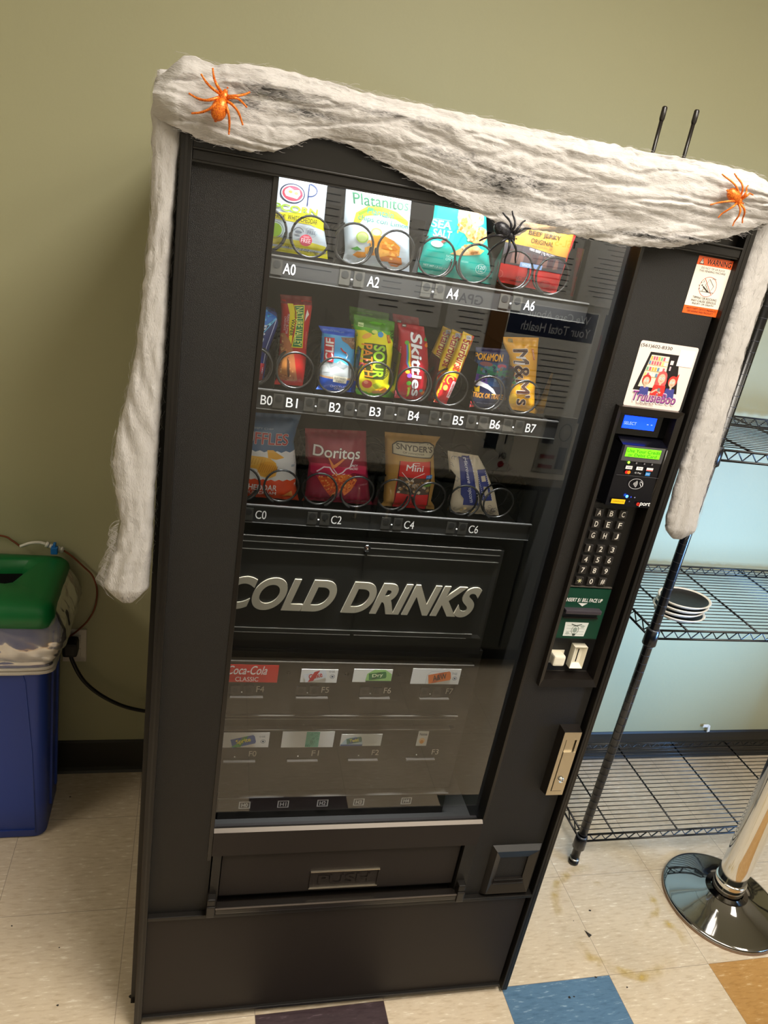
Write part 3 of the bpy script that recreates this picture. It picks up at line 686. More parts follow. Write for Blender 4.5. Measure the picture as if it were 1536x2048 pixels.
# coin slot and return button
M = MB(); M.box(.7955, .8205, .013, .034, .9570, .9800, CREAMBTN, .004); M.prism([(.7925, .953), (.8245, .953), (.8245, .9825), (.7925, .9825)], .0325, .0345, CREAMBTN); M.obj('coin_return_button', VM)
M = MB(); M.frame(.8365, .8645, .9500, .9995, .8440, .8590, .9590, .9930, .018, .034, CREAMBTN, .026); M.box(.8440, .8590, .026, .034, .959, .993, CREAMBTN); M.box(.8495, .8515, .0252, .0262, .9615, .9915, BLACKDEEP); M.obj('coin_slot', VM)

# ---- trays with coils
def coil_mesh():
    M = MB(); pts = []; n = 26; turns = 7; pitch = .046
    for i in range(n * turns + 1):
        a = -PI * .38 + 2 * PI * i / n
        t = i / n; pts.append((.0305 * math.cos(a), .010 * t if t < 1 else .010 + (t - 1) * pitch, .0305 * math.sin(a)))
    M.tube(pts, .0019, COILM, 8); return M
U = [.168 + .0685 * k for k in range(8)]
coil0 = coil_mesh().obj('coil', None); coil_me = coil0.data; coil_r = bpy.data.meshes.new('coil')
bm = bmesh.new(); bm.from_mesh(coil_me)
for v in bm.verts: v.co.x = -v.co.x
bmesh.ops.reverse_faces(bm, faces=bm.faces[:]); bm.to_mesh(coil_r); bm.free(); coil_r.materials.append(COILM)
for p in coil_r.polygons: p.use_smooth = True
bpy.data.objects.remove(coil0)
CLEAR = glass_mat('clear_plastic', (.93, .95, .95), 1.45, 1.3)
TABM = mat('clear_price_tab', '#34322d', .3, spec=.5); HOLE = mat('tab_hole', '#151411', .5)
def tray(zs, row, slots, labels, div, tabs):
    M = MB(); M.box(.165, .720, .100, .103, zs - .032, zs, TRAYM); M.box(.165, .720, .0985, .104, zs - .001, zs + .001, mat('tray_lip', '#6c6a66', .3, .6)); M.box(.165, .720, .0985, .1, zs - .033, zs - .0318, mat('tray_low_lip', '#5a5854', .35, .4))
    M.box(.165, .720, .103, .62, zs - .030, zs - .0085, TRAYM); tr = M.obj('tray', VM)
    for k, mirror in slots:
        o = bpy.data.objects.new('coil', coil_r if mirror else coil_me); COL.objects.link(o); o.parent = tr; o.location = (U[k], .1085, zs + .034)
    for u, s in labels:
        P = Print(flat(.0997)); P.tbox(s, u - .0095, u + .0095, zs - .025, zs - .009, '#e9e6df'); P.build('slot_label', tr, rough=.5)
        if u < .21: continue
    for c in tabs:
        M = MB()
        for d in ((-.0115, .0115) if c > .22 else (0,)):
            M.box(c + d - .0085, c + d + .0085, .0982, .0998, zs - .028, zs - .005, TABM); M.prism([(c + d + .0055 * math.cos(k * PI / 10), zs - .0125 + .0055 * math.sin(k * PI / 10)) for k in range(20)], .0979, .0983, HOLE); M.prism([(c + d + .0062 * math.cos(k * PI / 10), zs - .0125 + .0062 * math.sin(k * PI / 10)) for k in range(20)], .0981, .0983, TRAYM)
        if c > .22: M.lathe([(0, -.0012), (.0015, -.001), (.0015, 0)], WHITE, (c, .0985, zs - .0185), 10, 'y')
        M.obj('price_tab', tr)
    for u in div:
        M = MB(); M.box(u - .0006, u + .0006, .106, .56, zs, zs + .085, CLEAR); M.obj('divider', tr)
tray(1.636, 'A', [(0, 0), (1, 1), (2, 0), (3, 1), (4, 0), (5, 1), (6, 0), (7, 1)], [(.208, 'A0'), (.342, 'A2'), (.476, 'A4'), (.613, 'A6')], [.278, .412, .549, .69], [.188, .3067, .4416, .5784])
tray(1.4255, 'B', [(k, k % 2) for k in range(8)], [(.194, 'B0'), (.236, 'B1'), (.309, 'B2'), (.379, 'B3'), (.448, 'B4'), (.530, 'B5'), (.600, 'B6'), (.669, 'B7')], [.204, .272, .340, .409, .478, .547, .616, .69], [.2134, .276, .345, .415, .496, .5655, .6346])
tray(1.219, 'C', [(0, 0), (1, 1), (2, 0), (3, 1), (4, 0), (5, 1), (6, 0), (7, 1)], [(.205, 'C0'), (.340, 'C2'), (.477, 'C4'), (.604, 'C6')], [.278, .412, .549, .69], [.183, .3073, .4434, .570])

# ---- cold drinks door and selector bank
M = MB(); CD = mat('drinks_door_black', '#1b1a17', .42)
M.box(.160, .678, .100, .12, .924, 1.162, CD, .002); M.frame(.163, .672, .962, 1.150, .168, .661, .972, 1.135, .0985, .11, CD, .1005)
for z in (1.1615, 1.150, 1.135): M.box(.165, .670, .0980, .1, z - .0007, z + .0006, mat('bevel_line', '#76726a', .3, .5))
M.box(.165, .651, .0980, .1, .9705, .9717, mat('bevel_line', '#76726a')); M.box(.165, .400, .0980, .1, .9608, .9618, mat('bevel_line', '#76726a')); M.box(.408, .640, .0980, .1, .9608, .9618, mat('bevel_line', '#76726a'))
cd = M.obj('cold_drinks_door', VM)
M = MB(); vs, fs, asp = tmesh('COLD DRINKS', .035, False, 10); sl = .018; LM = mat('raised_grey_letter', '#a89f8a', .42)
bx = [(.147 + x * (.632 - .147) + sl * y, 1.014 + y * .062) for x, y in vs]; n = len(bx)
M.add([(a, .0968, b) for a, b in bx], fs, LM)
edge = {}
for f in fs:
    for i in range(len(f)):
        e = (f[i], f[(i + 1) % len(f)]); k = tuple(sorted(e)); edge[k] = edge.get(k, 0) + 1
bv = [(a, .0968, b) for a, b in bx] + [(a, .1005, b) for a, b in bx]
M.add(bv, [(k[0], k[1], n + k[1], n + k[0]) for k, c in edge.items() if c == 1], LM); M.obj('raised_lettering', cd)
M = MB(); M.lathe([(0, -.006), (.003, -.006), (.004, -.003), (.0065, -.003), (.007, 0)], CHROME, (.405, .098, 1.150), 20, 'y'); M.box(.4035, .4065, .094, .098, 1.132, 1.143, BLACKSM, .0008); M.obj('door_latch', cd)
M = MB(); BK = mat('drink_bank_panel', '#191714', .4); LN = mat('bank_line', '#5d5850', .35, .4)
M.box(.160, .690, .112, .13, .56, .924, BK); M.box(.160, .676, .100, .112, .9225, .9245, BK)
for z, e in ((.895, .673), (.766, .664), (.759, .66), (.7315, .654)): M.box(.165, e, .0985, .112, z - .0009, z + .0009, LN)
M.box(.165, .675, .102, .112, .770, .895, BK); M.box(.165, .665, .102, .112, .60, .7315, BK)
for u in (.292, .408, .518, .653): M.lathe([(0, -.002), (.0035, -.0015), (.004, 0)], BLACKSM, (u, .1018, .868), 12, 'y')
bank = M.obj('drink_selector_panel', VM)
def can(P, x, z, w_, h, ang, body, band, word, wc):
    c, s = math.cos(ang), math.sin(ang); R = lambda a, b: (x + a * c - b * s, z + a * s + b * c)
    P.poly([R(-w_, -h), R(w_ * .9, -h), R(w_, -h * .6), R(w_, h * .6), R(w_ * .9, h), R(-w_, h)], body)
    P.poly([R(-w_ * .8, -h), R(-w_ * .3, -h), R(w_ * .5, h), R(0, h)], band)
    P.text(word, R(-w_ * .6, h * .65), R(w_ * .6, h * .65), R(-w_ * .6, -h * .55), R(w_ * .6, -h * .55), wc, .03)
def dlabel(x0, x1, z0, z1, col, fn, rnd_=False):
    M = MB()
    M.box(x0, x1, .0985, .1, z0, z1, ink(col, .45)); o = M.obj('drink_label', bank)
    P = Print(flat(.0984)); fn(P); P.build('label_print', o, rough=.45)
    for sx in (x0,): pass
def f4(P): P.tbox('Coca-Cola', .172, .2485, .866, .8855, '#f3e9e4', .012, .004); P.tbox('CLASSIC', .190, .234, .8500, .8600, '#f3e9e4')
dlabel(.160, .271, .8475, .8875, '#d8231c', f4)
def oz(P, x, z): P.tbox('12 OZ.', x, x + .012, z - .002, z + .002, '#3a3d48'); P.ring(x + .008, z - .012, .0045, .0045, .0008, '#4b5b70', 16); P.rect(x + .006, x + .010, z - .014, z - .010, '#4b5b70')
def f5(P): can(P, .345, .865, .022, .010, .30, '#e4e6ea', '#c8202c', 'Coke', '#c8202c'); oz(P, .371, .876)
dlabel(.316, .389, .849, .880, '#eceae4', f5)
def f6(P): P.rect(.448, .501, .8515, .8555, '#1d2f2a'); P.poly([(.447, .8555), (.501, .8555), (.500, .872), (.485, .8825), (.463, .8825), (.449, .872)], '#9ccf7a'); can(P, .471, .8675, .018, .008, .15, '#1f7a3a', '#0f5a2a', 'Dry', '#d8efc0')
dlabel(.421, .501, .8515, .8825, '#ecebe2', f6)
def f7(P): can(P, .603, .866, .024, .011, .22, '#e0732c', '#c4551a', 'A&W', '#3a1e14'); oz(P, .628, .876); P.line([(.575, .850), (.575, .872), (.583, .880), (.628, .880), (.638, .872)], .0005, '#9aa0a4')
dlabel(.543, .647, .849, .8865, '#eceae4', f7)
def f0(P): can(P, .219, .704, .024, .011, .26, '#2c5aa0', '#2f8a44', 'Sprite', '#e8e23a'); oz(P, .250, .716); P.poly([(.195, .690), (.215, .690), (.207, .699)], '#4a9a4a')
dlabel(.160, .270, .6885, .7255, '#ece9e2', f0)
def f1(P):
    P.rect(.345, .3725, .6885, .7275, '#6fc3a4'); q = random.Random(2)
    for _ in range(16):
        x = q.uniform(.347, .370); z = q.uniform(.691, .725); P.ring(x, z, .0022, .0022, .0007, '#1f7a5c', 8)
dlabel(.296, .4035, .6875, .7280, '#f2f1ec', f1)
def f2(P): P.rect(.419, .466, .6905, .6945, '#2d4c86'); P.poly([(.419, .6945), (.466, .6945), (.464, .705), (.448, .7155), (.43, .710)], '#b7d0d8'); can(P, .447, .705, .016, .007, .2, '#3b7a6a', '#27508c', 'Twist', '#efe86a')
dlabel(.4185, .506, .6900, .7205, '#e8e8e0', f2)
def f3(P): P.tbox('Nestea', .5875, .6045, .7170, .7240, '#2a2a3a', .02); P.ell(.5955, .703, .0065, .0075, '#eec48a'); P.ell(.5955, .700, .004, .005, '#e0952f')
dlabel(.5845, .6075, .6890, .7275, '#e9e5da', f3)
for zt, txt in ((.829, ['F4', 'F5', 'F6', 'F7']), (.6695, ['F0', 'F1', 'F2', 'F3'])):
    for k, s in enumerate(txt):
        u0 = (.183, .312, .441, .569)[k]; u1 = u0 + .064
        M = MB(); M.box(u0, u1, .0930, .102, zt - .0175, zt - .0145, mat('selector_lip', '#3d3934', .35)); 
        if zt > .8:
            for d in (.0, .026): M.box(u0 + d, u0 + d + .018, .0985, .1018, zt - .011, zt + .009, mat('selector_tab', '#2b2824', .35)); M.prism([(u0 + d + .009 + .0055 * math.cos(k * PI / 9), zt - .001 + .0055 * math.sin(k * PI / 9)) for k in range(18)], .0982, .0986, HOLE)
        M.lathe([(0, -.0012), (.0014, -.001), (.0014, 0)], WHITE, (u0 + .022, .1005, zt - .006), 10, 'y'); o = M.obj('selector', bank)
        P = Print(flat(.1010)); a = u0 + .050 + (.006 if k == 3 else 0); P.tbox(s, a, a + .015, zt - .006, zt + .008, '#bdb5a6'); P.build('slot_label', o, rough=.5)
# lower bottle tray
M = MB(); HT = mat('bottle_tray_metal', '#3b362f', .42, .3)
M.add([(.182, .098, .555), (.680, .098, .555), (.680, .097, .487), (.182, .097, .487)], [(0, 1, 2, 3)], HT); M.box(.182, .680, .098, .30, .5535, .5555, HT); M.box(.18, .685, .0965, .099, .555, .5565, mat('tray_lip', '#6c6a66'))
M.box(.17, .70, .25, .256, .50, .60, HT)
for k in range(7): M.box(.215 + k * .045, .2185 + k * .045, .236, .25, .5555, .592, BLACKSM, .001)
ht = M.obj('bottle_tray', VM)
for u, s in ((.236, 'H0'), (.317, 'H1'), (.402, 'H2'), (.482, 'H3'), (.590, 'H4')):
    P = Print(lambda x, z, off: (x, .0978 - (.555 - z) * .0147 - off - .0004, z)); P.rect(u - .0120, u + .0120, .5280, .5470, '#f4f1e8'); P.rect(u - .0098, u + .0098, .5302, .5448, '#3a352f'); P.tbox(s, u - .0064, u + .0064, .5325, .5425, '#f4f1e8', .03); P.build('slot_label', ht, rough=.5)

# antennas on the telemetry box on top
for u, z, lab in ((.8175, .139, 'left of the two thin black antennas rising behind the cotton webbing'), (.8785, .145, 'right of the two thin black antennas rising behind the cotton webbing')):
    t = thing('antenna', lab, 'antenna', MP(u, .20, 1.826), (0, 0, 0), 'antennas on top of the machine')
    M = MB(); M.tube([(0, 0, .004), (0, 0, z - .022)], .0034, BLACKSM, 10); M.obj('rod', t)
    M = MB(); M.tube([(0, 0, z - .023), (0, 0, z - .019), (0, 0, z - .002), (0, 0, z)], [.0034, .0046, .0046, .003], BLACKSM, 10); M.obj('tip', t)
    M = MB(); M.box(-.012, .012, -.012, .012, 0, .008, BLACKSM, .002); M.obj('base', t)

# =================================================================== SNACKS
def interp(pts, t):
    if t <= pts[0][0]: return pts[0][1]
    for (a, b), (c, d) in zip(pts, pts[1:]):
        if t <= c: return b + (d - b) * (t - a) / (c - a)
    return pts[-1][1]
DS = (1.105 + .1235) / (1.105 + .115)
class Bag:
    """soft pack: left and right outline u(t), bottom and top z at left/right, front bulging towards the glass"""
    def __init__(s, name, label, cat, L, R, zb, zt, w0=.135, thick=.022, mt=None, seed=0, group=None, crease=.0018, seal=.05, lean=.0, flatness=.45):
        w0 += .010; lab0 = w0
        s.L, s.R, s.zb, s.zt, s.w0, s.th, s.seed, s.cr, s.seal, s.lean, s.fl = L, R, zb, zt, w0, thick, seed, crease, seal, lean, flatness
        um = (interp(L, 0) + interp(R, 0)) / 2; s.base = (um, w0, min(zb)); s.mt = mt; s.off = (.0665, 1.7235)
        s.rb = ((um - s.off[0]) * DS + s.off[0], w0, (min(zb) - s.off[1]) * DS + s.off[1])
        s.root = thing(name, label, cat, MP(*s.rb), (0, 0, ROT), group)
        s.body(); s.P = Print(s.F, .0032)
    def st(s, u, z):
        t = .5
        for _ in range(3):
            l, r = interp(s.L, t), interp(s.R, t); a = min(1, max(0, (u - l) / (r - l)))
            b, c = s.zb[0] + (s.zb[1] - s.zb[0]) * a, s.zt[0] + (s.zt[1] - s.zt[0]) * a
            t = min(1, max(0, (z - b) / (c - b)))
        return a, t
    def w(s, a, t, u, z, back=False):
        q = min(1, max(0, (t - s.seal) / (1 - 2 * s.seal)))
        B = (4 * a * (1 - a)) ** s.fl * (4 * q * (1 - q)) ** .38
        nz = noise.noise(Vector((u * 55, z * 38, s.seed * 3.7))) + .22 * noise.noise(Vector((u * 100, z * 60, s.seed * 1.3)))
        edge = math.exp(-((t - s.seal) / .07) ** 2) + math.exp(-((1 - t - s.seal) / .07) ** 2)
        pl = .6 * math.sin(u * 420 + s.seed * 2) * edge * s.cr
        d = s.th * B + s.cr * nz * (.25 + B) + pl
        base = s.w0 + s.lean * t
        return base + .55 * s.th * B + .0008 if back else base - d
    def F(s, u, z, off=0):
        a, t = s.st(u, z)
        l, r = interp(s.L, t), interp(s.R, t); uu = min(r, max(l, u)); 
        b, c = s.zb[0] + (s.zb[1] - s.zb[0]) * a, s.zt[0] + (s.zt[1] - s.zt[0]) * a; zz = min(c, max(b, z))
        return ((uu - s.base[0]) * DS, s.w(a, t, uu, zz) - off - s.base[1], (zz - s.base[2]) * DS)
    def body(s):
        M = MB(); nu, nv = 42, 50
        def g(back):
            def f(i, j):
                t = j; l, r = interp(s.L, t), interp(s.R, t); u = l + (r - l) * i
                z = (s.zb[0] + (s.zb[1] - s.zb[0]) * i) * (1 - t) + (s.zt[0] + (s.zt[1] - s.zt[0]) * i) * t
                return ((u - s.base[0]) * DS, s.w(i, t, u, z, back) - s.base[1], (z - s.base[2]) * DS)
            return f
        M.grid(g(False), nu, nv, s.mt); M.grid(g(True), nu, nv, s.mt)
        s.bodyo = M.obj('pouch', s.root)
    def done(s, name='printed_front', rough=.38): return s.P.build(name, s.root, rough=rough)
def foil(name, col, rough=.36, metal=0.0): return mat(name, col, rough, metal, coat=.12)
def blobs(P, x0, x1, z0, z1, n, cols, r, seed, clip=None):
    q = random.Random(seed); P.lay += 1; P.inc = 0
    for _ in range(n):
        P.lay += .02
        x, z = q.uniform(x0, x1), q.uniform(z0, z1)
        if clip and not clip(x, z): continue
        P.ell(x, z, r * q.uniform(.6, 1.2), r * q.uniform(.5, 1.1), q.choice(cols), 9, 0, q.uniform(0, 3))
    P.inc = 1
_L = lambda *p: list(p)

# A0 popcorn
b = Bag('popcorn_bag', 'white and yellow cheddar popcorn bag in the leftmost top shelf slot', 'snack bag', _L((0, .134), (.15, .140), (.6, .140), (1, .138)), _L((0, .270), (.12, .266), (.3, .257), (.7, .255), (1, .250)), (1.640, 1.640), (1.80, 1.80), thick=.024, mt=foil('white_film', '#dfe7ea'), seed=1)
P = b.P; Y = '#f2e317'
P.poly([(.134, 1.697), (.184, 1.698), (.23, 1.7035), (.262, 1.694), (.262, 1.680), (.235, 1.687), (.184, 1.688), (.134, 1.688)], Y)
P.poly([(.13, 1.640), (.27, 1.640), (.268, 1.655), (.262, 1.6585), (.235, 1.662), (.20, 1.661), (.17, 1.664), (.13, 1.662)], Y)
P.ell(.2015, 1.727, .0190, .0140, '#23304f'); P.ell(.2015, 1.727, .0172, .0122, '#e8eef0'); P.ell(.2015, 1.727, .0155, .0105, '#e0485c'); 
P.poly([(.190, 1.731), (.196, 1.735), (.203, 1.732), (.211, 1.733), (.2135, 1.727), (.209, 1.7205), (.200, 1.7215), (.192, 1.7225), (.189, 1.727)], '#f3ecc8'); P.ell(.198, 1.729, .003, .002, '#d99a4c'); P.ell(.207, 1.728, .003, .002, '#e2c06a')
P.rect(.2245, .2265, 1.7125, 1.744, '#2b3a66'); P.ring(.2265, 1.7355, .0120, .0085, .0018, '#2b3a66', 20, -PI / 2, PI / 2); P.tbox('SKINNY', .142, .178, 1.713, 1.741, '#2b3a66')
P.tbox('POPCORN', .150, .243, 1.7015, 1.7105, '#a9cf2c', .04)
P.tbox('DAIRY FREE', .150, .1945, 1.6893, 1.6957, '#3d3a16', .01); P.text('WHITE CHEDDAR', (.198, 1.697), (.2445, 1.6955), (.198, 1.690), (.2450, 1.6885), '#3d3a16', .01)
P.ell(.181, 1.672, .0105, .0100, '#a6d51a'); P.ring(.181, 1.672, .0125, .0120, .0007, '#5b7a1c')
P.ring(.2170, 1.6745, .0075, .006, .0014, '#7b828b', 18, .1, 2.9); P.ell(.217, 1.6740, .0055, .0022, '#8b9198'); P.ell(.216, 1.6685, .004, .0012, '#80868e')
P.ring(.2370, 1.677, .0090, .0078, .0004, '#a2b2c4'); P.tbox('DAIRY', .2335, .2410, 1.6795, 1.6815, '#6c7f95'); P.tbox('FREE', .2310, .2440, 1.6735, 1.6785, '#6c7f95')
P.ell(.2300, 1.6635, .0098, .0088, '#df3f57'); P.tbox('FREE', .2225, .2375, 1.6600, 1.6660, '#fbe9ea', .01); P.tbox('GMO', .2255, .2345, 1.6672, 1.6698, '#fbe9ea')
P.text('NET WT .5 OZ (14g)', (.200, 1.652), (.252, 1.6490), (.200, 1.6465), (.252, 1.6435), '#4b4710')
b.done()

# A2 plantain chips
b = Bag('plantain_chip_bag', 'white plantain chip bag with orange chips and lime, second slot of the top shelf', 'snack bag', _L((0, .294), (.1, .296), (.35, .288), (1, .281)), _L((0, .407), (.1, .404), (.4, .394), (1, .386)), (1.640, 1.640), (1.805, 1.81), thick=.024, mt=foil('white_film', '#dfe7ea'), seed=2)
P = b.P
P.poly([(.300, 1.700), (.302, 1.716), (.318, 1.728), (.338, 1.731), (.365, 1.727), (.388, 1.716), (.389, 1.708), (.365, 1.716), (.34, 1.719), (.318, 1.714), (.309, 1.700)], '#d7d93a')
P.poly([(.305, 1.716), (.322, 1.726), (.342, 1.728), (.342, 1.7245), (.322, 1.722), (.308, 1.712)], '#7fae2e'); P.poly([(.355, 1.726), (.388, 1.714), (.388, 1.711), (.355, 1.721)], '#c5a72c')
P.text('Platanitos', (.293, 1.744), (.384, 1.747), (.297, 1.728), (.385, 1.731), '#2f6a44', .008)
P.text('Plantain', (.319, 1.7265), (.361, 1.7255), (.319, 1.7175), (.361, 1.7165), '#2fa38c', .005); P.text('chips con Limon', (.306, 1.7145), (.389, 1.7120), (.306, 1.7045), (.389, 1.7020), '#3a8f7c', .0)
P.ell(.3175, 1.682, .0095, .0085, '#bfe05c'); P.ell(.3175, 1.682, .0078, .0068, '#dff09a'); P.ell(.338, 1.6925, .009, .0065, '#bfe05c'); P.ell(.338, 1.6925, .007, .0048, '#dff09a'); P.poly([(.303, 1.662), (.312, 1.667), (.320, 1.663), (.311, 1.6605)], '#4f9a3e')
OR = '#f39a1e'; OD = '#e07f12'; OLt = '#ffb84a'
P.poly([(.331, 1.676), (.333, 1.687), (.352, 1.689), (.368, 1.684), (.381, 1.676), (.382, 1.662), (.360, 1.664), (.335, 1.668)], OR)
P.poly([(.324, 1.667), (.335, 1.673), (.360, 1.670), (.378, 1.662), (.378, 1.654), (.350, 1.657), (.326, 1.658)], OLt)
P.poly([(.307, 1.653), (.313, 1.659), (.326, 1.660), (.330, 1.653), (.318, 1.6495)], OR)
P.poly([(.345, 1.655), (.365, 1.661), (.386, 1.660), (.391, 1.650), (.384, 1.6445), (.374, 1.6445), (.366, 1.651), (.352, 1.650)], OD)
P.poly([(.350, 1.676), (.368, 1.678), (.379, 1.671), (.366, 1.668), (.350, 1.670)], OD); blobs(P, .328, .38, 1.652, 1.684, 16, ['#ffc766', '#e88a18', '#f7a93a'], .003, 5)
b.done()

# A4 cracker bag
b = Bag('cracker_bag', 'teal sea salt cracker bag with golden crackers, third slot of the top shelf', 'snack bag', _L((0, .415), (.06, .420), (.3, .424), (.55, .431), (1, .428)), _L((0, .551), (.1, .548), (.45, .527), (.7, .516), (1, .512)), (1.642, 1.640), (1.795, 1.80), thick=.026, mt=foil('teal_film', '#1fc0ab'), seed=3)
P = b.P
GB = '#f0b874'
P.poly([(.463, 1.765), (.5, 1.772), (.509, 1.745), (.511, 1.732), (.501, 1.726), (.492, 1.717), (.482, 1.7125), (.470, 1.715), (.464, 1.735)], GB)
P.poly([(.478, 1.714), (.492, 1.719), (.507, 1.727), (.519, 1.724), (.5245, 1.712), (.516, 1.702), (.498, 1.701), (.487, 1.706)], '#edb069')
P.poly([(.463, 1.6785), (.476, 1.688), (.490, 1.698), (.503, 1.699), (.513, 1.694), (.522, 1.692), (.515, 1.685), (.495, 1.681), (.48, 1.679)], GB)
inx = lambda x, z: (z > 1.7125 and .467 < x < .507) or (1.703 < z < 1.722 and .486 < x < .519) or (1.682 < z < 1.696 and .480 < x < .510)
blobs(P, .465, .522, 1.68, 1.765, 240, ['#f8d9a4', '#d9924c', '#f3c487', '#c9803c', '#f6cf98'], .0024, 8, inx)
P.tbox('SEA', .4285, .4560, 1.7150, 1.7260, '#f2fbf8', .03); P.tbox('SALT', .4320, .4590, 1.7015, 1.7125, '#f2fbf8', .03); P.line([(.429, 1.7275), (.456, 1.7278)], .0005, '#bdeee4')
P.ell(.440, 1.6905, .0095, .0050, '#dfe9e4'); P.ell(.440, 1.692, .007, .003, '#ffffff'); P.line([(.446, 1.694), (.4545, 1.700)], .0042, '#a2584a')
P.text('NET WT 1.3 OZ (36g)', (.426, 1.6575), (.468, 1.6555), (.426, 1.6535), (.468, 1.6515), '#d4f4ee')
P.ring(.5225, 1.663, .0095, .0075, .0007, '#d9f5f0'); P.tbox('120', .5165, .5290, 1.6625, 1.6680, '#e8fbf8', .015); P.tbox('CAL', .518, .5275, 1.6580, 1.6610, '#e8fbf8')
P.tbox('NON', .458, .470, 1.673, 1.677, '#bdeee4'); P.tbox('GMO', .458, .470, 1.668, 1.672, '#bdeee4'); P.tbox('VEGAN', .484, .496, 1.669, 1.672, '#bdeee4')
b.done()

# A6 jerky
b = Bag('jerky_pouch', 'gold and red beef jerky pouch with a clear window, rightmost on the top shelf', 'snack bag', _L((0, .558), (.3, .553), (1, .565)), _L((0, .671), (.4, .676), (.7, .681), (1, .688)), (1.647, 1.642), (1.765, 1.77), thick=.018, mt=foil('dark_red_film', '#8d1a1c'), seed=4)
P = b.P
P.poly([(.555, 1.709), (.60, 1.7085), (.645, 1.7025), (.680, 1.700), (.684, 1.775), (.56, 1.775)], '#cf9238'); P.poly([(.676, 1.640), (.668, 1.640), (.672, 1.700), (.676, 1.775), (.690, 1.775)], '#e0322c')
P.poly([(.550, 1.678), (.60, 1.6775), (.672, 1.675), (.671, 1.702), (.645, 1.7035), (.60, 1.7095), (.552, 1.711)], '#4c4346')
P.poly([(.550, 1.640), (.672, 1.640), (.668, 1.6745), (.60, 1.6765), (.551, 1.6775)], '#da2526')
q = random.Random(12)
for k in range(9): P.poly([(.560 + k * .011, 1.680), (.570 + k * .011, 1.681), (.572 + k * .0105, 1.702 - .0008 * k), (.562 + k * .011, 1.703 - .0008 * k)], q.choice(['#6b4a44', '#57403f', '#7c5a50', '#4a3536']))
P.rect(.588, .628, 1.6765, 1.684, '#8fa9cf'); P.tbox('SINCE', .592, .606, 1.678, 1.682, '#dfe6f2')
P.text('BEEF JERKY', (.592, 1.735), (.650, 1.7335), (.592, 1.7265), (.650, 1.7250), '#43301a', .02); P.text('ORIGINAL', (.598, 1.7235), (.638, 1.7225), (.598, 1.7160), (.638, 1.7150), '#43301a', .01)
P.text('1.5 OZ MADE WITH REAL BEEF', (.590, 1.714), (.638, 1.7125), (.590, 1.7115), (.638, 1.7100), '#6b4a20'); P.text('100% BEEF | 9g PROTEIN', (.598, 1.7085), (.648, 1.7020), (.598, 1.7035), (.648, 1.6970), '#efe9e4', .01)
P.tbox('NET WT', .588, .606, 1.656, 1.661, '#7c1214'); P.ring(.559, 1.660, .006, .006, .0006, '#f07a74')
P.ell(.643, 1.655, .010, .006, '#b81c1e'); b.done()

# B0 blue foil bar (two in the coil)
for k, w0 in enumerate((.135, .175)):
    b = Bag('wrapped_bar', ['blue wrapped bar with a pale star burst, half hidden in the leftmost middle slot', 'blue wrapped bar standing behind the half hidden star burst one'][k], 'snack bar', _L((0, .150), (1, .156)), _L((0, .189), (.3, .190), (.55, .195), (.85, .203), (1, .198)), (1.432, 1.432), (1.552, 1.546), w0=w0, thick=.012, mt=foil('deep_blue_film', '#20347c'), seed=5 + k, group='bars in the leftmost middle slot')
    P = b.P
    for a in range(5): P.line([(.199, 1.537), (.160 + a * .001, 1.550 - a * .014)], .0014, '#67c3f2')
    P.poly([(.199, 1.539), (.18, 1.549), (.16, 1.550), (.16, 1.53), (.18, 1.523)], '#1f78d8'); blobs(P, .160, .190, 1.526, 1.549, 16, ['#46c2f4', '#8fe0fb', '#2b9be6'], .002, 3)
    P.line([(.199, 1.536), (.187, 1.490), (.184, 1.445)], .0012, '#c8d4f0'); P.poly([(.15, 1.432), (.186, 1.432), (.187, 1.462), (.150, 1.467)], '#a11f2c'); P.text('BAR', (.184, 1.525), (.180, 1.495), (.176, 1.525), (.172, 1.495), '#dce8f8', .02)
    b.done()

# B1 granola wafer bar
b = Bag('granola_bar', 'tall red granola wafer bar with a green name panel, second slot of the middle shelf', 'snack bar', _L((0, .205), (.06, .209), (.35, .209), (.8, .206), (1, .201)), _L((0, .2545), (.2, .2560), (.5, .2535), (.88, .2545), (1, .2520)), (1.4275, 1.4300), (1.5750, 1.5785), thick=.014, mt=foil('red_film', '#c6201f'), seed=7)
P = b.P
P.poly([(.200, 1.5620), (.256, 1.5655), (.256, 1.58), (.200, 1.58)], '#8a2a2a')
P.poly([(.2075, 1.445), (.208, 1.515), (.213, 1.517), (.221, 1.509), (.227, 1.500), (.231, 1.488), (.2345, 1.478), (.2385, 1.460), (.2440, 1.440), (.235, 1.437), (.212, 1.438)], '#b36a3c')
inr = lambda x, z: x < .209 + (1.515 - z) * .42 and x < .243
blobs(P, .2085, .243, 1.440, 1.513, 150, ['#d39a5f', '#8a4a26', '#e0b277', '#a05c32', '#c98a50'], .0018, 9, inr)
P.poly([(.214, 1.476), (.222, 1.479), (.226, 1.463), (.229, 1.447), (.216, 1.449)], '#c07a3a'); P.poly([(.222, 1.478), (.2265, 1.472), (.2300, 1.446), (.227, 1.444), (.2235, 1.460)], '#55301f')
P.poly([(.2135, 1.5635), (.2225, 1.5645), (.2275, 1.551), (.2285, 1.538), (.2265, 1.516), (.2265, 1.500), (.2215, 1.509), (.2195, 1.528), (.2185, 1.549)], '#f4e019')
P.poly([(.2235, 1.5625), (.2410, 1.5650), (.2455, 1.4965), (.2270, 1.4955), (.2290, 1.514), (.2305, 1.538), (.2290, 1.552)], '#f4e019'); P.poly([(.2250, 1.5615), (.2400, 1.5635), (.2443, 1.4980), (.2285, 1.4970), (.2302, 1.514), (.2317, 1.538), (.2302, 1.552)], '#1f7a3c')
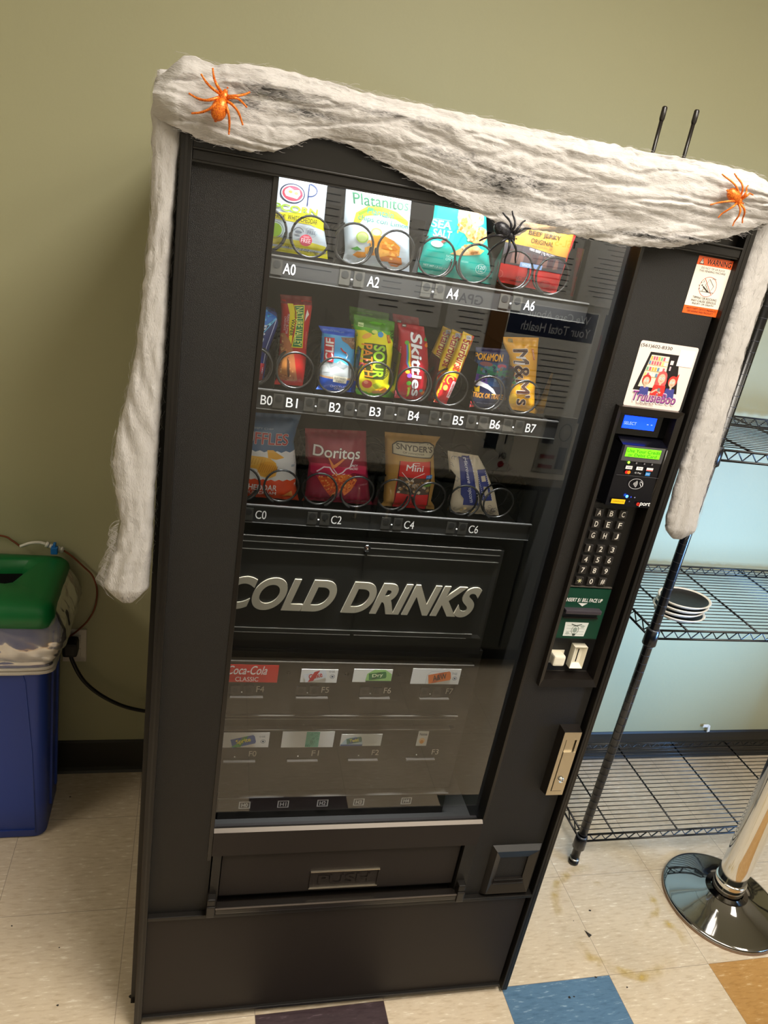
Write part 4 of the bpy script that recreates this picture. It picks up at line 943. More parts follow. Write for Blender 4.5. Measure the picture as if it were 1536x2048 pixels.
P.text('NATURE VALLEY', (.2390, 1.5615), (.2430, 1.4995), (.2282, 1.5600), (.2310, 1.4990), '#e6ee7e', .015)
P.text('WAFER', (.2283, 1.541), (.2262, 1.514), (.2230, 1.541), (.2212, 1.514), '#39400c', .03); P.text('CRISPY CREAMY', (.2270, 1.5605), (.2281, 1.543), (.2252, 1.5600), (.2261, 1.543), '#6b6a10')
P.text('PEANUT BUTTER', (.2188, 1.548), (.2180, 1.516), (.2152, 1.547), (.2148, 1.516), '#e3c3c4', .01); P.text('CHOCOLATE', (.2140, 1.543), (.2145, 1.521), (.2110, 1.543), (.2115, 1.521), '#e3c3c4', .01)
P.poly([(.2463, 1.5585), (.2500, 1.5510), (.2470, 1.5460), (.2440, 1.5395), (.2445, 1.5500)], '#f4e6e2'); P.text('8 CREAMY WAFER BARS', (.2495, 1.523), (.2510, 1.495), (.2480, 1.523), (.2495, 1.495), '#e9a08c')
b.done()

# B2 blue chocolate chip bar
b = Bag('energy_bar', 'short light blue energy bar with a mountain picture, third slot of the middle shelf', 'snack bar', _L((0, .278), (.08, .283), (.2, .2815), (.9, .276), (1, .269)), _L((0, .3385), (.15, .3365), (.5, .3375), (.9, .3315), (1, .3305)), (1.4275, 1.4290), (1.5340, 1.5360), thick=.016, mt=foil('blue_film', '#1c5cc8'), seed=9)
P = b.P
P.rect(.268, .345, 1.4625, 1.5240, '#49a6dc'); P.poly([(.272, 1.470), (.29, 1.480), (.300, 1.4755), (.31, 1.484), (.322, 1.4780), (.345, 1.470), (.345, 1.453), (.27, 1.453)], '#b9bcb9'); P.poly([(.29, 1.480), (.296, 1.470), (.304, 1.474), (.31, 1.484), (.318, 1.470), (.326, 1.475), (.322, 1.478)], '#8b8f8f'); P.poly([(.275, 1.468), (.288, 1.473), (.296, 1.463), (.283, 1.460)], '#dadcd8')
P.rect(.268, .345, 1.4505, 1.4545, '#c99d72'); P.rect(.268, .345, 1.4270, 1.4510, '#1558cc'); P.rect(.268, .345, 1.5240, 1.54, '#1c52c4')
P.poly([(.307, 1.522), (.333, 1.523), (.334, 1.504), (.328, 1.5045), (.320, 1.512), (.310, 1.5165)], '#8c6a55'); blobs(P, .311, .331, 1.509, 1.520, 20, ['#a98670', '#6f5040'], .0018, 3, lambda x, z: z > 1.527 - (x - .305) * .75)
P.poly([(.2800, 1.5185), (.2965, 1.5195), (.2990, 1.4800), (.2835, 1.4790)], '#c3242f'); P.text('CLIF', (.2855, 1.4820), (.2825, 1.5170), (.2975, 1.4820), (.2950, 1.5175), '#f2ece8', .04)
P.line([(.308, 1.505), (.313, 1.500), (.319, 1.497)], .0022, '#c32b31'); P.line([(.319, 1.497), (.322, 1.494), (.320, 1.489)], .0014, '#e5d9cf')
P.poly([(.3020, 1.4580), (.3270, 1.4560), (.3265, 1.4450), (.3030, 1.4465)], '#e9e1c9'); P.text('SUSTAINED', (.3045, 1.4560), (.3250, 1.4545), (.3045, 1.4528), (.3250, 1.4512), '#6b6a5c', .01); P.text('ENERGY', (.3075, 1.4508), (.3225, 1.4498), (.3075, 1.4475), (.3225, 1.4465), '#6b6a5c', .01)
P.tbox('CHOCOLATE', .3000, .3310, 1.4365, 1.4405, '#f1f4fb', .03); P.tbox('CHIP', .3085, .3225, 1.4310, 1.4350, '#f1f4fb', .03); P.tbox('CRAFTED WITH ORGANIC OATS', .276, .312, 1.5282, 1.5305, '#9ec2ee')
b.done()

# B3 sour candy pouches, one behind the other
for k, w0 in enumerate((.135, .185)):
    b = Bag('sour_candy_pouch', ['green and yellow sour gummy candy pouch at the front of the middle shelf', 'green and yellow sour gummy candy pouch standing directly behind another one'][k], 'candy pouch', _L((0, .350), (.1, .3425), (.25, .338), (.6, .336), (.75, .334), (.85, .327), (1, .325)), _L((0, .414), (.06, .412), (.2, .403), (.55, .401), (.75, .399), (1, .396)), (1.4265, 1.4265), (1.5600 + .006 * k, 1.5570 + .006 * k), w0=w0, thick=.016, mt=foil('lime_film', '#5fb31c'), seed=11, group='sour candy pouches')
    P = b.P
    P.poly([(.320, 1.545), (.405, 1.5395), (.405, 1.57), (.32, 1.57)], '#4c8a14'); P.poly([(.330, 1.536), (.345, 1.5385), (.36, 1.533), (.375, 1.540), (.390, 1.532), (.4, 1.520), (.405, 1.44), (.395, 1.434), (.37, 1.431), (.345, 1.440), (.334, 1.46), (.335, 1.50)], '#f0e412')
    P.poly([(.347, 1.518), (.361, 1.519), (.384, 1.5185), (.390, 1.50), (.392, 1.47), (.390, 1.4595), (.372, 1.4595), (.357, 1.460), (.349, 1.488)], '#3b431a')
    P.text('SOUR', (.3835, 1.5165), (.3875, 1.4620), (.3640, 1.5165), (.3690, 1.4620), '#a5d62c', .05); P.text('PATCH', (.3605, 1.5170), (.3700, 1.4620), (.3430, 1.5160), (.3555, 1.4620), '#f0912a', .03)
    P.text('SOUR', (.3950, 1.5430), (.3985, 1.5300), (.3890, 1.5430), (.3920, 1.5290), '#2c3a10', .05); P.poly([(.3830, 1.5350), (.3885, 1.5360), (.3930, 1.5230), (.3875, 1.5220)], '#c42a1e'); P.text('SWEET', (.3880, 1.5350), (.3918, 1.5240), (.3845, 1.5340), (.3883, 1.5230), '#f4d33a', .02)
    P.ell(.3725, 1.5350, .0050, .0045, '#3a93cf'); P.ell(.350, 1.530, .0085, .004, '#f6b04a', rot=.5); P.ell(.362, 1.538, .005, .003, '#dfe86a'); P.rect(.333, .342, 1.5430, 1.5495, '#cfe6a0'); P.rect(.334, .341, 1.5450, 1.5460, '#4c8a14')
    blobs(P, .345, .356, 1.480, 1.492, 14, ['#e0484c', '#f2a8a0', '#c82f34'], .002, 4); P.ell(.3625, 1.4490, .0085, .0075, '#dc4a36'); P.ell(.3600, 1.4520, .004, .003, '#f29a7a'); P.poly([(.371, 1.449), (.381, 1.455), (.389, 1.448), (.379, 1.441)], '#c5d424'); P.poly([(.385, 1.438), (.397, 1.446), (.403, 1.439), (.392, 1.433)], '#ef9340'); P.poly([(.373, 1.436), (.385, 1.441), (.392, 1.434), (.378, 1.431)], '#f0a85c')
    for a in range(5): P.line([(.390, 1.478 - a * .004), (.3965, 1.482 - a * .003)], .0015, '#3b431a')
    b.done()

# B4 fruit candy
for k, w0 in enumerate((.135, .18)):
    b = Bag('fruit_candy_pouch', ['red fruit candy pouch with a white vertical name and rainbow, front of its coil', 'red fruit candy pouch showing its top just above the front one'][k], 'candy pouch', _L((0, .4155), (.15, .4175), (.4, .4135), (.8, .4070), (1, .4010)), _L((0, .4695), (.2, .4715), (.5, .4680), (.8, .4585), (.9, .4520), (1, .4480)), (1.4275, 1.4290), (1.5565 + .008 * k, 1.5555 + .008 * k), w0=w0, thick=.017, mt=foil('crimson_film', '#b5172a'), seed=13, group='fruit candy pouches')
    P = b.P
    for i, c in enumerate(['#8a4fa8', '#2f8ac9', '#5fae3a', '#f0d52a', '#ef8a2a']): P.line([(.4190 + i * .0016, 1.527), (.4225 + i * .0016, 1.510), (.4245 + i * .0016, 1.494), (.4300 + i * .0013, 1.485)], .0017, c)
    P.ell(.4200, 1.5275, .0038, .0035, '#5fae3a')
    for c, bo in (('#5a0d18', .055), ('#f3f0f2', .035)): P.text('Skittles', (.4440, 1.5420), (.4610, 1.4370), (.4235, 1.5450), (.4450, 1.4370), c, bo)
    P.ell(.4330, 1.4730, .0042, .0040, '#7a46a0'); P.ell(.4350, 1.4595, .0042, .0040, '#57a52e'); P.ell(.4290, 1.4790, .004, .003, '#f0a02a'); P.ell(.4560, 1.5270, .0042, .0035, '#ef8a2a'); P.ell(.4530, 1.5360, .0035, .003, '#3f9a4a'); P.ell(.4645, 1.4440, .0040, .0035, '#ef8a2a'); P.ell(.4600, 1.4480, .0035, .003, '#3b7f7a')
    P.poly([(.4335, 1.4500), (.4370, 1.4540), (.4405, 1.4500), (.4390, 1.4500), (.4405, 1.4330), (.4370, 1.4330), (.4350, 1.4500)], '#b7d02e'); P.rect(.409, .4165, 1.5510, 1.5560, '#5c5250'); P.rect(.4100, .4155, 1.5525, 1.5545, '#cfc4c0')
    P.text('TRIPLE', (.4115, 1.520), (.4135, 1.500), (.4100, 1.520), (.4120, 1.500), '#e8b9bd', .01); P.poly([(.4155, 1.430), (.4195, 1.432), (.4185, 1.444), (.4160, 1.446)], '#e2637a')
    b.done()

# B5 fruit chews: three packs leaning in the coil
def rotp(c, a, pts): return [(c[0] + math.cos(a) * x - math.sin(a) * z, c[1] + math.sin(a) * x + math.cos(a) * z) for x, z in pts]
for k, (w0, du) in enumerate(((.128, 0), (.152, -.0125), (.176, -.0230))):
    dz = (-.002, -.004, -.004)[k]
    lab = ['frontmost of the three leaning yellow and red fruit chew packs', 'middle one of the three leaning yellow and red fruit chew packs', 'rearmost of the three leaning yellow and red fruit chew packs'][k]
    b = Bag('fruit_chew_pack', lab, 'candy pack', _L((0, .4880 + du), (.06, .4900 + du), (.12, .4900 + du), (1, .5170 + du)), _L((0, .5120 + du), (.12, .5140 + du), (1, .5380 + du)), (1.4300, 1.4275), (1.5600 + dz, 1.5540 + dz), w0=w0, thick=.012, mt=foil('yellow_film', '#efc21d'), seed=17, group='leaning fruit chew packs', crease=.0008, seal=.03, flatness=.25)
    P = b.P; D = du
    P.poly([(.480 + D, 1.428), (.514 + D, 1.427), (.5235 + D, 1.476), (.512 + D, 1.481), (.5015 + D, 1.484)], '#cf1f24'); P.poly([(.5350 + D, 1.556), (.540 + D, 1.552), (.5235 + D, 1.476), (.5195 + D, 1.477)], '#d8322a')
    P.rect(.5225 + D, .5325 + D, 1.5475 + dz, 1.5545 + dz, '#e6dfe4'); P.tbox('100', .5240 + D, .5310 + D, 1.5490 + dz, 1.5530 + dz, '#5a5660', .02)
    P.poly([(.5180 + D, 1.5430), (.5290 + D, 1.5410), (.5200 + D, 1.4960), (.5080 + D, 1.4980)], '#f6e79a'); P.text('Starburst', (.5310 + D, 1.5440), (.5225 + D, 1.4880), (.5180 + D, 1.5470), (.5070 + D, 1.4930), '#b5241a', .025)
    P.poly([(.5120 + D, 1.4730), (.5190 + D, 1.4710), (.5135 + D, 1.4410), (.5065 + D, 1.4430)], '#f3dedc'); P.text('ORIGINAL', (.5178 + D, 1.4705), (.5128 + D, 1.4425), (.5128 + D, 1.4715), (.5078 + D, 1.4435), '#b5182a', .02)
    P.ring(.5070 + D, 1.4740, .0055, .0065, .0022, '#f0a030', 16, .2, 4.6); P.ell(.5010 + D, 1.4600, .004, .005, '#f4a04a')
    b.done()

# B6 trading card pack
b = Bag('trading_card_pack', 'dark blue trading card treat pack with yellow lettering, seventh slot of the middle shelf', 'card pack', _L((0, .5585), (.3, .5580), (1, .5475)), _L((0, .6245), (.3, .6200), (1, .6120)), (1.4270, 1.4300), (1.5335, 1.5370), thick=.010, mt=foil('navy_film', '#1b2450'), seed=19, crease=.0006, seal=.03, flatness=.3)
P = b.P
P.poly([(.547, 1.512), (.615, 1.512), (.619, 1.470), (.552, 1.470)], '#2a4f7c'); P.poly([(.548, 1.505), (.57, 1.500), (.59, 1.497), (.617, 1.503), (.618, 1.490), (.55, 1.488)], '#2f7a5c'); P.poly([(.551, 1.490), (.575, 1.487), (.582, 1.470), (.552, 1.472)], '#6a4f9c'); P.ell(.583, 1.503, .009, .006, '#3f8f78'); P.ell(.57, 1.508, .012, .004, '#8a5a5c'); P.ell(.600, 1.507, .009, .004, '#b0455c'); blobs(P, .56, .615, 1.474, 1.505, 40, ['#24304f', '#5a7f9c', '#7c6a4a', '#3a5a6c'], .003, 21)
P.text('POKéMON', (.5480, 1.5245), (.5985, 1.5275), (.5480, 1.5135), (.5985, 1.5155), '#e8a92c', .035)
P.poly([(.552, 1.4755), (.565, 1.4770), (.580, 1.4730), (.592, 1.4660), (.601, 1.4560), (.597, 1.4560), (.583, 1.4640), (.568, 1.4685), (.553, 1.4680)], '#e9e6e6'); P.poly([(.553, 1.468), (.568, 1.4685), (.583, 1.464), (.600, 1.452), (.622, 1.450), (.624, 1.432), (.556, 1.430)], '#262c46')
P.poly([(.556, 1.4680), (.561, 1.4640), (.566, 1.4690), (.568, 1.4575), (.560, 1.4575)], '#e3b42e')
P.text('TRICK OR TRADE', (.5575, 1.4560), (.6130, 1.4570), (.5580, 1.4470), (.6130, 1.4480), '#f0a63c', .03); P.text('BOOster PACK CARD GAME', (.568, 1.4385), (.608, 1.4395), (.568, 1.4365), (.608, 1.4375), '#9a9cb0')
P.poly([(.555, 1.4265), (.5665, 1.4265), (.5635, 1.4385), (.5560, 1.4385)], '#d2302c'); P.poly([(.6120, 1.4290), (.6260, 1.4290), (.6240, 1.4400), (.6150, 1.4400)], '#d2302c')
b.done()

# B7 chocolate candy
b = Bag('chocolate_candy_pouch', 'yellow peanut chocolate candy pouch with brown letters, rightmost on the middle shelf', 'candy pouch', _L((0, .636), (.08, .628), (.2, .6265), (.5, .6220), (.7, .6150), (.82, .6050), (.92, .5960), (1, .5940)), _L((0, .6890), (.1, .6830), (.3, .6760), (.6, .6690), (1, .6600)), (1.4310, 1.4275), (1.5570, 1.5640), thick=.016, mt=foil('orange_yellow_film', '#eaa812'), seed=23)
P = b.P
P.poly([(.6120, 1.510), (.6230, 1.510), (.628, 1.4850), (.6220, 1.4830), (.6180, 1.4950)], '#c33a2a'); P.ell(.6275, 1.4860, .006, .007, '#4f9f5a'); P.ell(.6340, 1.4520, .0075, .0110, '#f3c233', rot=.3); P.ring(.6340, 1.4520, .0075, .0110, .0006, '#c98a10')
for c, bo in (('#f4efe6', .055), ('#4a2a20', .03)): P.text("M&M's", (.6400, 1.5430), (.6680, 1.4440), (.6130, 1.5390), (.6440, 1.4420), c, bo)
for z in (1.527, 1.517): P.line([(.621, z), (.638, z + .001)], .0032, '#d6d2d4')
P.poly([(.6470, 1.5440), (.6510, 1.5445), (.6570, 1.5265), (.6535, 1.5260)], '#c8502a'); P.text('PEANUT', (.6508, 1.5430), (.6565, 1.5275), (.6480, 1.5425), (.6540, 1.5270), '#f6dfae', .02); P.rect(.603, .611, 1.5505, 1.5560, '#a08a4c')
b.done()

# C0 ridged chips
b = Bag('ridged_chip_bag', 'blue white and orange ridged potato chip bag, leftmost on the lower shelf', 'snack bag', _L((0, .140), (.5, .134), (1, .136)), _L((0, .2735), (.08, .2690), (.2, .2640), (.45, .2600), (.7, .2510), (.85, .2540), (1, .2585)), (1.2200, 1.2200), (1.3730, 1.3790), thick=.026, mt=foil('steel_blue_film', '#2f5c86'), seed=25)
P = b.P
pts = [(.13, 1.3130)] + [(.14 + i * .0075, 1.3140 + (.0030 if i % 2 else 0)) for i in range(17)] + [(.27, 1.3180), (.27, 1.250), (.13, 1.250)]
P.poly(pts, '#e4e2de')
pts = [(.13, 1.2600)] + [(.14 + i * .0070, 1.2615 + (.0030 if i % 2 else 0)) for i in range(19)] + [(.275, 1.2640), (.28, 1.21), (.13, 1.21)]
P.poly(pts, '#e8501c')
CH = '#edb043'
P.poly([(.205, 1.318), (.215, 1.3185), (.232, 1.308), (.236, 1.305), (.222, 1.302), (.208, 1.304)], CH); P.poly([(.150, 1.306), (.200, 1.306), (.212, 1.303), (.222, 1.296), (.226, 1.285), (.224, 1.272), (.212, 1.2665), (.198, 1.270), (.190, 1.283), (.150, 1.285)], '#f0b74a')
P.ell(.208, 1.284, .0155, .0140, '#e9a83a'); P.ell(.178, 1.297, .018, .008, '#f3c463')
for k in range(9): P.line([(.192 + k * .0038, 1.276 + .0006 * k), (.197 + k * .0036, 1.294 - .0004 * k)], .0008, '#c98524'); P.line([(.160 + k * .005, 1.291), (.163 + k * .005, 1.303)], .0007, '#d59a3c')
for c, bo in (('#f0ecea', .05), ('#a3232a', .02)): P.text('RUFFLES', (.1500, 1.3485), (.2390, 1.3475), (.1500, 1.3290), (.2390, 1.3280), c, bo)
P.tbox('A CRISPY CHIP', .165, .2120, 1.3530, 1.3560, '#9fb4c8'); P.tbox('CHEDDAR', .170, .2285, 1.2425, 1.2540, '#f7ece6', .03); P.tbox('& SOUR CREAM', .160, .2285, 1.2330, 1.2400, '#f7ece6', .02); P.poly([(.240, 1.2310), (.256, 1.2430), (.260, 1.2310)], '#f5a24a'); P.rect(.250, .256, 1.2890, 1.2930, '#aab3bb')
b.done()

# C2 tortilla chips
b = Bag('tortilla_chip_bag', 'dark red spicy tortilla chip bag, second on the lower shelf', 'snack bag', _L((0, .276), (.08, .280), (.4, .279), (.8, .272), (1, .268)), _L((0, .4115), (.1, .4040), (.35, .3950), (.7, .3840), (1, .3770)), (1.2215, 1.2215), (1.3560, 1.3620), thick=.028, mt=foil('maroon_film', '#8f1233'), seed=27)
P = b.P
P.poly([(.283, 1.300), (.31, 1.304), (.34, 1.300), (.37, 1.304), (.385, 1.30), (.385, 1.285), (.36, 1.29), (.34, 1.278), (.32, 1.284), (.30, 1.275), (.285, 1.282)], '#c2274f')
for c in ('#f0dfe2',): P.line([(.295, 1.286), (.306, 1.297), (.316, 1.298), (.322, 1.290), (.330, 1.284), (.340, 1.290), (.345, 1.297), (.352, 1.300), (.357, 1.318)], .0024, c)
P.line([(.322, 1.297), (.334, 1.283), (.345, 1.288)], .0015, '#f0dfe2')
P.poly([(.297, 1.2760), (.338, 1.2830), (.344, 1.2560), (.328, 1.2370), (.312, 1.2560)], '#e0561f'); P.poly([(.330, 1.2850), (.354, 1.2870), (.369, 1.2770), (.361, 1.2560), (.350, 1.2440), (.343, 1.2580)], '#ea7a2c')
blobs(P, .300, .366, 1.240, 1.286, 150, ['#f2a04a', '#c8401a', '#f7b765', '#b33516'], .0018, 31, lambda x, z: abs(x - .327) < (z - 1.236) * .62 + .001 or (x > .34 and z > 1.252 + abs(x - .353) * .9))
P.poly([(.3205, 1.2960), (.3090, 1.3200), (.3225, 1.3030), (.3540, 1.3290), (.3270, 1.2990)], '#e48a4a')
for c, bo in (('#3a0815', .045), ('#e6ddd6', .015)): P.text('Doritos', (.2850, 1.3335), (.3680, 1.3345), (.2850, 1.3150), (.3680, 1.3160), c, bo)
P.tbox('SPICY', .352, .366, 1.3020, 1.3060, '#f0e4e4', .03); P.tbox('NACHO', .351, .367, 1.2965, 1.3005, '#f0e4e4', .03); P.tbox('FLAVORED CHIPS', .376, .391, 1.2660, 1.2690, '#d9aab2'); P.text('NET WT 1 OZ (28.3 g)', (.366, 1.2330), (.400, 1.2330), (.366, 1.2290), (.400, 1.2290), '#cfa0a8')
b.done()

# C4 pretzels
b = Bag('pretzel_bag', 'tan pretzel bag with a red mini label and clear window, third on the lower shelf', 'snack bag', _L((0, .424), (.05, .431), (.12, .429), (.5, .424), (.8, .416), (1, .411)), _L((0, .5320), (.05, .5310), (.12, .5220), (.4, .5220), (.8, .5080), (.92, .5100), (1, .5160)), (1.2215, 1.2215), (1.3640, 1.3650), thick=.024, mt=foil('kraft_film', '#b58a45'), seed=29)
P = b.P
P.poly([(.4425, 1.3190), (.5010, 1.3215), (.5060, 1.2900), (.5140, 1.2215), (.4480, 1.2215), (.4440, 1.2600)], '#cf2322'); P.poly([(.4445, 1.2900), (.5065, 1.2900), (.5105, 1.2560), (.4455, 1.2560)], '#5a4a3c')
blobs(P, .447, .508, 1.258, 1.288, 60, ['#9a7444', '#3b2e25', '#c3a071', '#80603a', '#d8cdb8'], .0032, 37); P.line([(.4425, 1.319), (.4445, 1.29), (.4480, 1.222)], .0012, '#2c1c16'); P.line([(.5010, 1.3215), (.5065, 1.29), (.5140, 1.222)], .0018, '#2c1c16')
P.tbox('Mini', .4560, .4880, 1.3030, 1.3140, '#f4eeea', .02); P.tbox('C', .466, .480, 1.3130, 1.3185, '#f4eeea')
pts = [(.4270, 1.3300), (.4250, 1.3460), (.4330, 1.3530), (.4950, 1.3555), (.5045, 1.3500), (.5080, 1.3350), (.5010, 1.3270), (.4700, 1.3280)]
P.poly(pts, '#2b211b'); P.poly([(.4660 + (x - .4660) * .955, 1.3410 + (z - 1.3410) * .86) for x, z in pts], '#b7ac8f')
P.text("SNYDER'S", (.4320, 1.3500), (.5010, 1.3475), (.4330, 1.3400), (.5015, 1.3375), '#3b2f26', .03); P.text('OF HANOVER', (.4450, 1.3370), (.4860, 1.3355), (.4450, 1.3340), (.4860, 1.3325), '#4b3f32', .01)
P.rect(.4965, .5095, 1.2890, 1.2960, '#3f79b8'); P.line([(.4965, 1.2925), (.5095, 1.2925)], .0006, '#d8e6f4'); P.line([(.503, 1.289), (.503, 1.296)], .0006, '#d8e6f4'); P.ell(.5010, 1.2770, .009, .0035, '#6f9a3c'); P.line([(.449, 1.299), (.466, 1.283), (.474, 1.292), (.492, 1.300)], .0012, '#efe4dc')
P.tbox('NET WT', .472, .484, 1.272, 1.279, '#e4ddd2'); b.done()

# C6 microwave popcorn
b = Bag('microwave_popcorn_bag', 'cream and navy microwave popcorn packet lettered sideways, rightmost on the lower shelf', 'snack bag', _L((0, .5660), (.2, .5600), (.5, .5515), (1, .5350)), _L((0, .6650), (.4, .6450), (.8, .6150), (1, .5960)), (1.2190, 1.2190), (1.3400, 1.3360), thick=.014, mt=foil('cream_film', '#d8cbb2', .28), seed=31, crease=.0026)
P = b.P; NV = '#3a4488'
P.poly([(.5560, 1.3320), (.5780, 1.3350), (.6130, 1.2420), (.5830, 1.2390), (.5820, 1.2520), (.5740, 1.2600)], NV); P.poly([(.5960, 1.3120), (.6140, 1.3130), (.6400, 1.2520), (.6200, 1.2520), (.6140, 1.2560)], NV); P.poly([(.6060, 1.3000), (.6150, 1.3010), (.6190, 1.2900), (.6100, 1.2890)], '#d8cbb2'); P.poly([(.6150, 1.2800), (.6230, 1.2800), (.6300, 1.2620), (.6210, 1.2620)], '#cbbfa8')
for i in range(16):
    f = i / 15
    for a, c in (((.5800, 1.3330), (.6110, 1.2440)), ((.5960, 1.3080), (.6190, 1.2560)), ((.6140, 1.3090), (.6380, 1.2550))):
        P.ell(a[0] + (c[0] - a[0]) * f, a[1] + (c[1] - a[1]) * f, .0009, .0010, '#e8ecf6', 8)
P.text('Microwave Popcorn', (.5700, 1.3320), (.6000, 1.2490), (.5620, 1.3320), (.5900, 1.2490), '#e8eaf4', .01)
q = random.Random(6)
for _ in range(20):
    x = q.uniform(.568, .652); z = q.uniform(1.222, 1.247); 
    if x > .585 or z < 1.24: P.ring(x, z, q.uniform(.0025, .0045), q.uniform(.002, .0035), .0006, '#3a3c50', 12, q.uniform(0, 3), q.uniform(4, 6)); 
for x, z in ((.580, 1.230), (.586, 1.235), (.600, 1.228), (.603, 1.233)): P.ell(x, z, .003, .0024, '#e3c88c')
for _ in range(12):
    x = q.uniform(.540, .565); z = q.uniform(1.265, 1.335); P.ring(x, z, .004, .003, .0006, '#6d6f7c', 10, 0, 4)
P.ring(.645, 1.233, .0075, .0065, .0006, '#3a3c50'); P.tbox('160', .641, .649, 1.232, 1.2355, '#3a3c50'); b.done()

# =================================================================== STRETCHED COTTON WEBBING
COT = bpy.data.materials.new('white_cotton'); COT.use_nodes = True
nt = COT.node_tree; b_ = nt.nodes['Principled BSDF']; LK = nt.links
b_.inputs['Base Color'].default_value = lin('#b8b4b0'); b_.inputs['Roughness'].default_value = 0.9; b_.inputs['Specular IOR Level'].default_value = 0.1
b_.inputs['Sheen Weight'].default_value = 0.1
uv = nt.nodes.new('ShaderNodeAttribute'); uv.attribute_name = 'flow'
mp = nt.nodes.new('ShaderNodeMapping'); mp.inputs['Scale'].default_value = (34, 130, 1); LK.new(uv.outputs['Vector'], mp.inputs[0])
n1 = nt.nodes.new('ShaderNodeTexNoise'); n1.inputs['Scale'].default_value = 1.0; n1.inputs['Detail'].default_value = 6; n1.inputs['Roughness'].default_value = .65; n1.inputs['Distortion'].default_value = .8; LK.new(mp.outputs[0], n1.inputs['Vector'])
mp2 = nt.nodes.new('ShaderNodeMapping'); mp2.inputs['Scale'].default_value = (110, 330, 1); LK.new(uv.outputs['Vector'], mp2.inputs[0])
n2 = nt.nodes.new('ShaderNodeTexNoise'); n2.inputs['Scale'].default_value = 1.0; n2.inputs['Detail'].default_value = 3; n2.inputs['Distortion'].default_value = 1.2; LK.new(mp2.outputs[0], n2.inputs['Vector'])
ad = nt.nodes.new('ShaderNodeMath'); ad.operation = 'ADD'; LK.new(n1.outputs['Fac'], ad.inputs[0]); LK.new(n2.outputs['Fac'], ad.inputs[1])
bp = nt.nodes.new('ShaderNodeBump'); bp.inputs['Strength'].default_value = .55; bp.inputs['Distance'].default_value = .0025; LK.new(ad.outputs[0], bp.inputs['Height']); LK.new(bp.outputs['Normal'], b_.inputs['Normal'])
# alpha: dense wool except where the web is pulled thin
th = nt.nodes.new('ShaderNodeAttribute'); th.attribute_name = 'thin'
sb = nt.nodes.new('ShaderNodeMath'); sb.operation = 'SUBTRACT'; LK.new(ad.outputs[0], sb.inputs[0]); LK.new(th.outputs['Fac'], sb.inputs[1])
mr = nt.nodes.new('ShaderNodeMapRange'); mr.inputs['From Min'].default_value = .02; mr.inputs['From Max'].default_value = .74; LK.new(sb.outputs[0], mr.inputs[0]); LK.new(mr.outputs[0], b_.inputs['Alpha'])
FIB = mat('cotton_fibre', '#c2bdb9', 0.8, spec=.1)

WEB = thing('cotton_cobweb', 'long stretched white cotton cobweb draped over the machine top with hanging ends', 'decoration', MP(.45, 0, 1.83), (0, 0, ROT))
WO = Vector((.45, 0, 1.83))
ZLOW = [(-.02, 1.80), (.010, 1.786), (.042, 1.776), (.079, 1.768), (.13, 1.766), (.160, 1.772), (.185, 1.784), (.205, 1.794), (.224, 1.799), (.259, 1.797), (.316, 1.782), (.37, 1.763), (.44, 1.746), (.48, 1.737), (.497, 1.722), (.508, 1.715), (.520, 1.722), (.532, 1.733), (.58, 1.736), (.625, 1.735), (.70, 1.735), (.766, 1.743), (.838, 1.764), (.885, 1.782), (.918, 1.800), (.96, 1.806), (1.02, 1.81)]
ZTOP = [(-.02, 1.822), (.004, 1.832), (.022, 1.846), (.040, 1.863), (.055, 1.864), (.08, 1.860), (.12, 1.868), (.159, 1.870), (.22, 1.868), (.293, 1.865), (.4, 1.8655), (.503, 1.864), (.62, 1.866), (.71, 1.868), (.80, 1.870), (.87, 1.870), (.895, 1.862), (.92, 1.852), (.96, 1.846), (1.02, 1.835)]
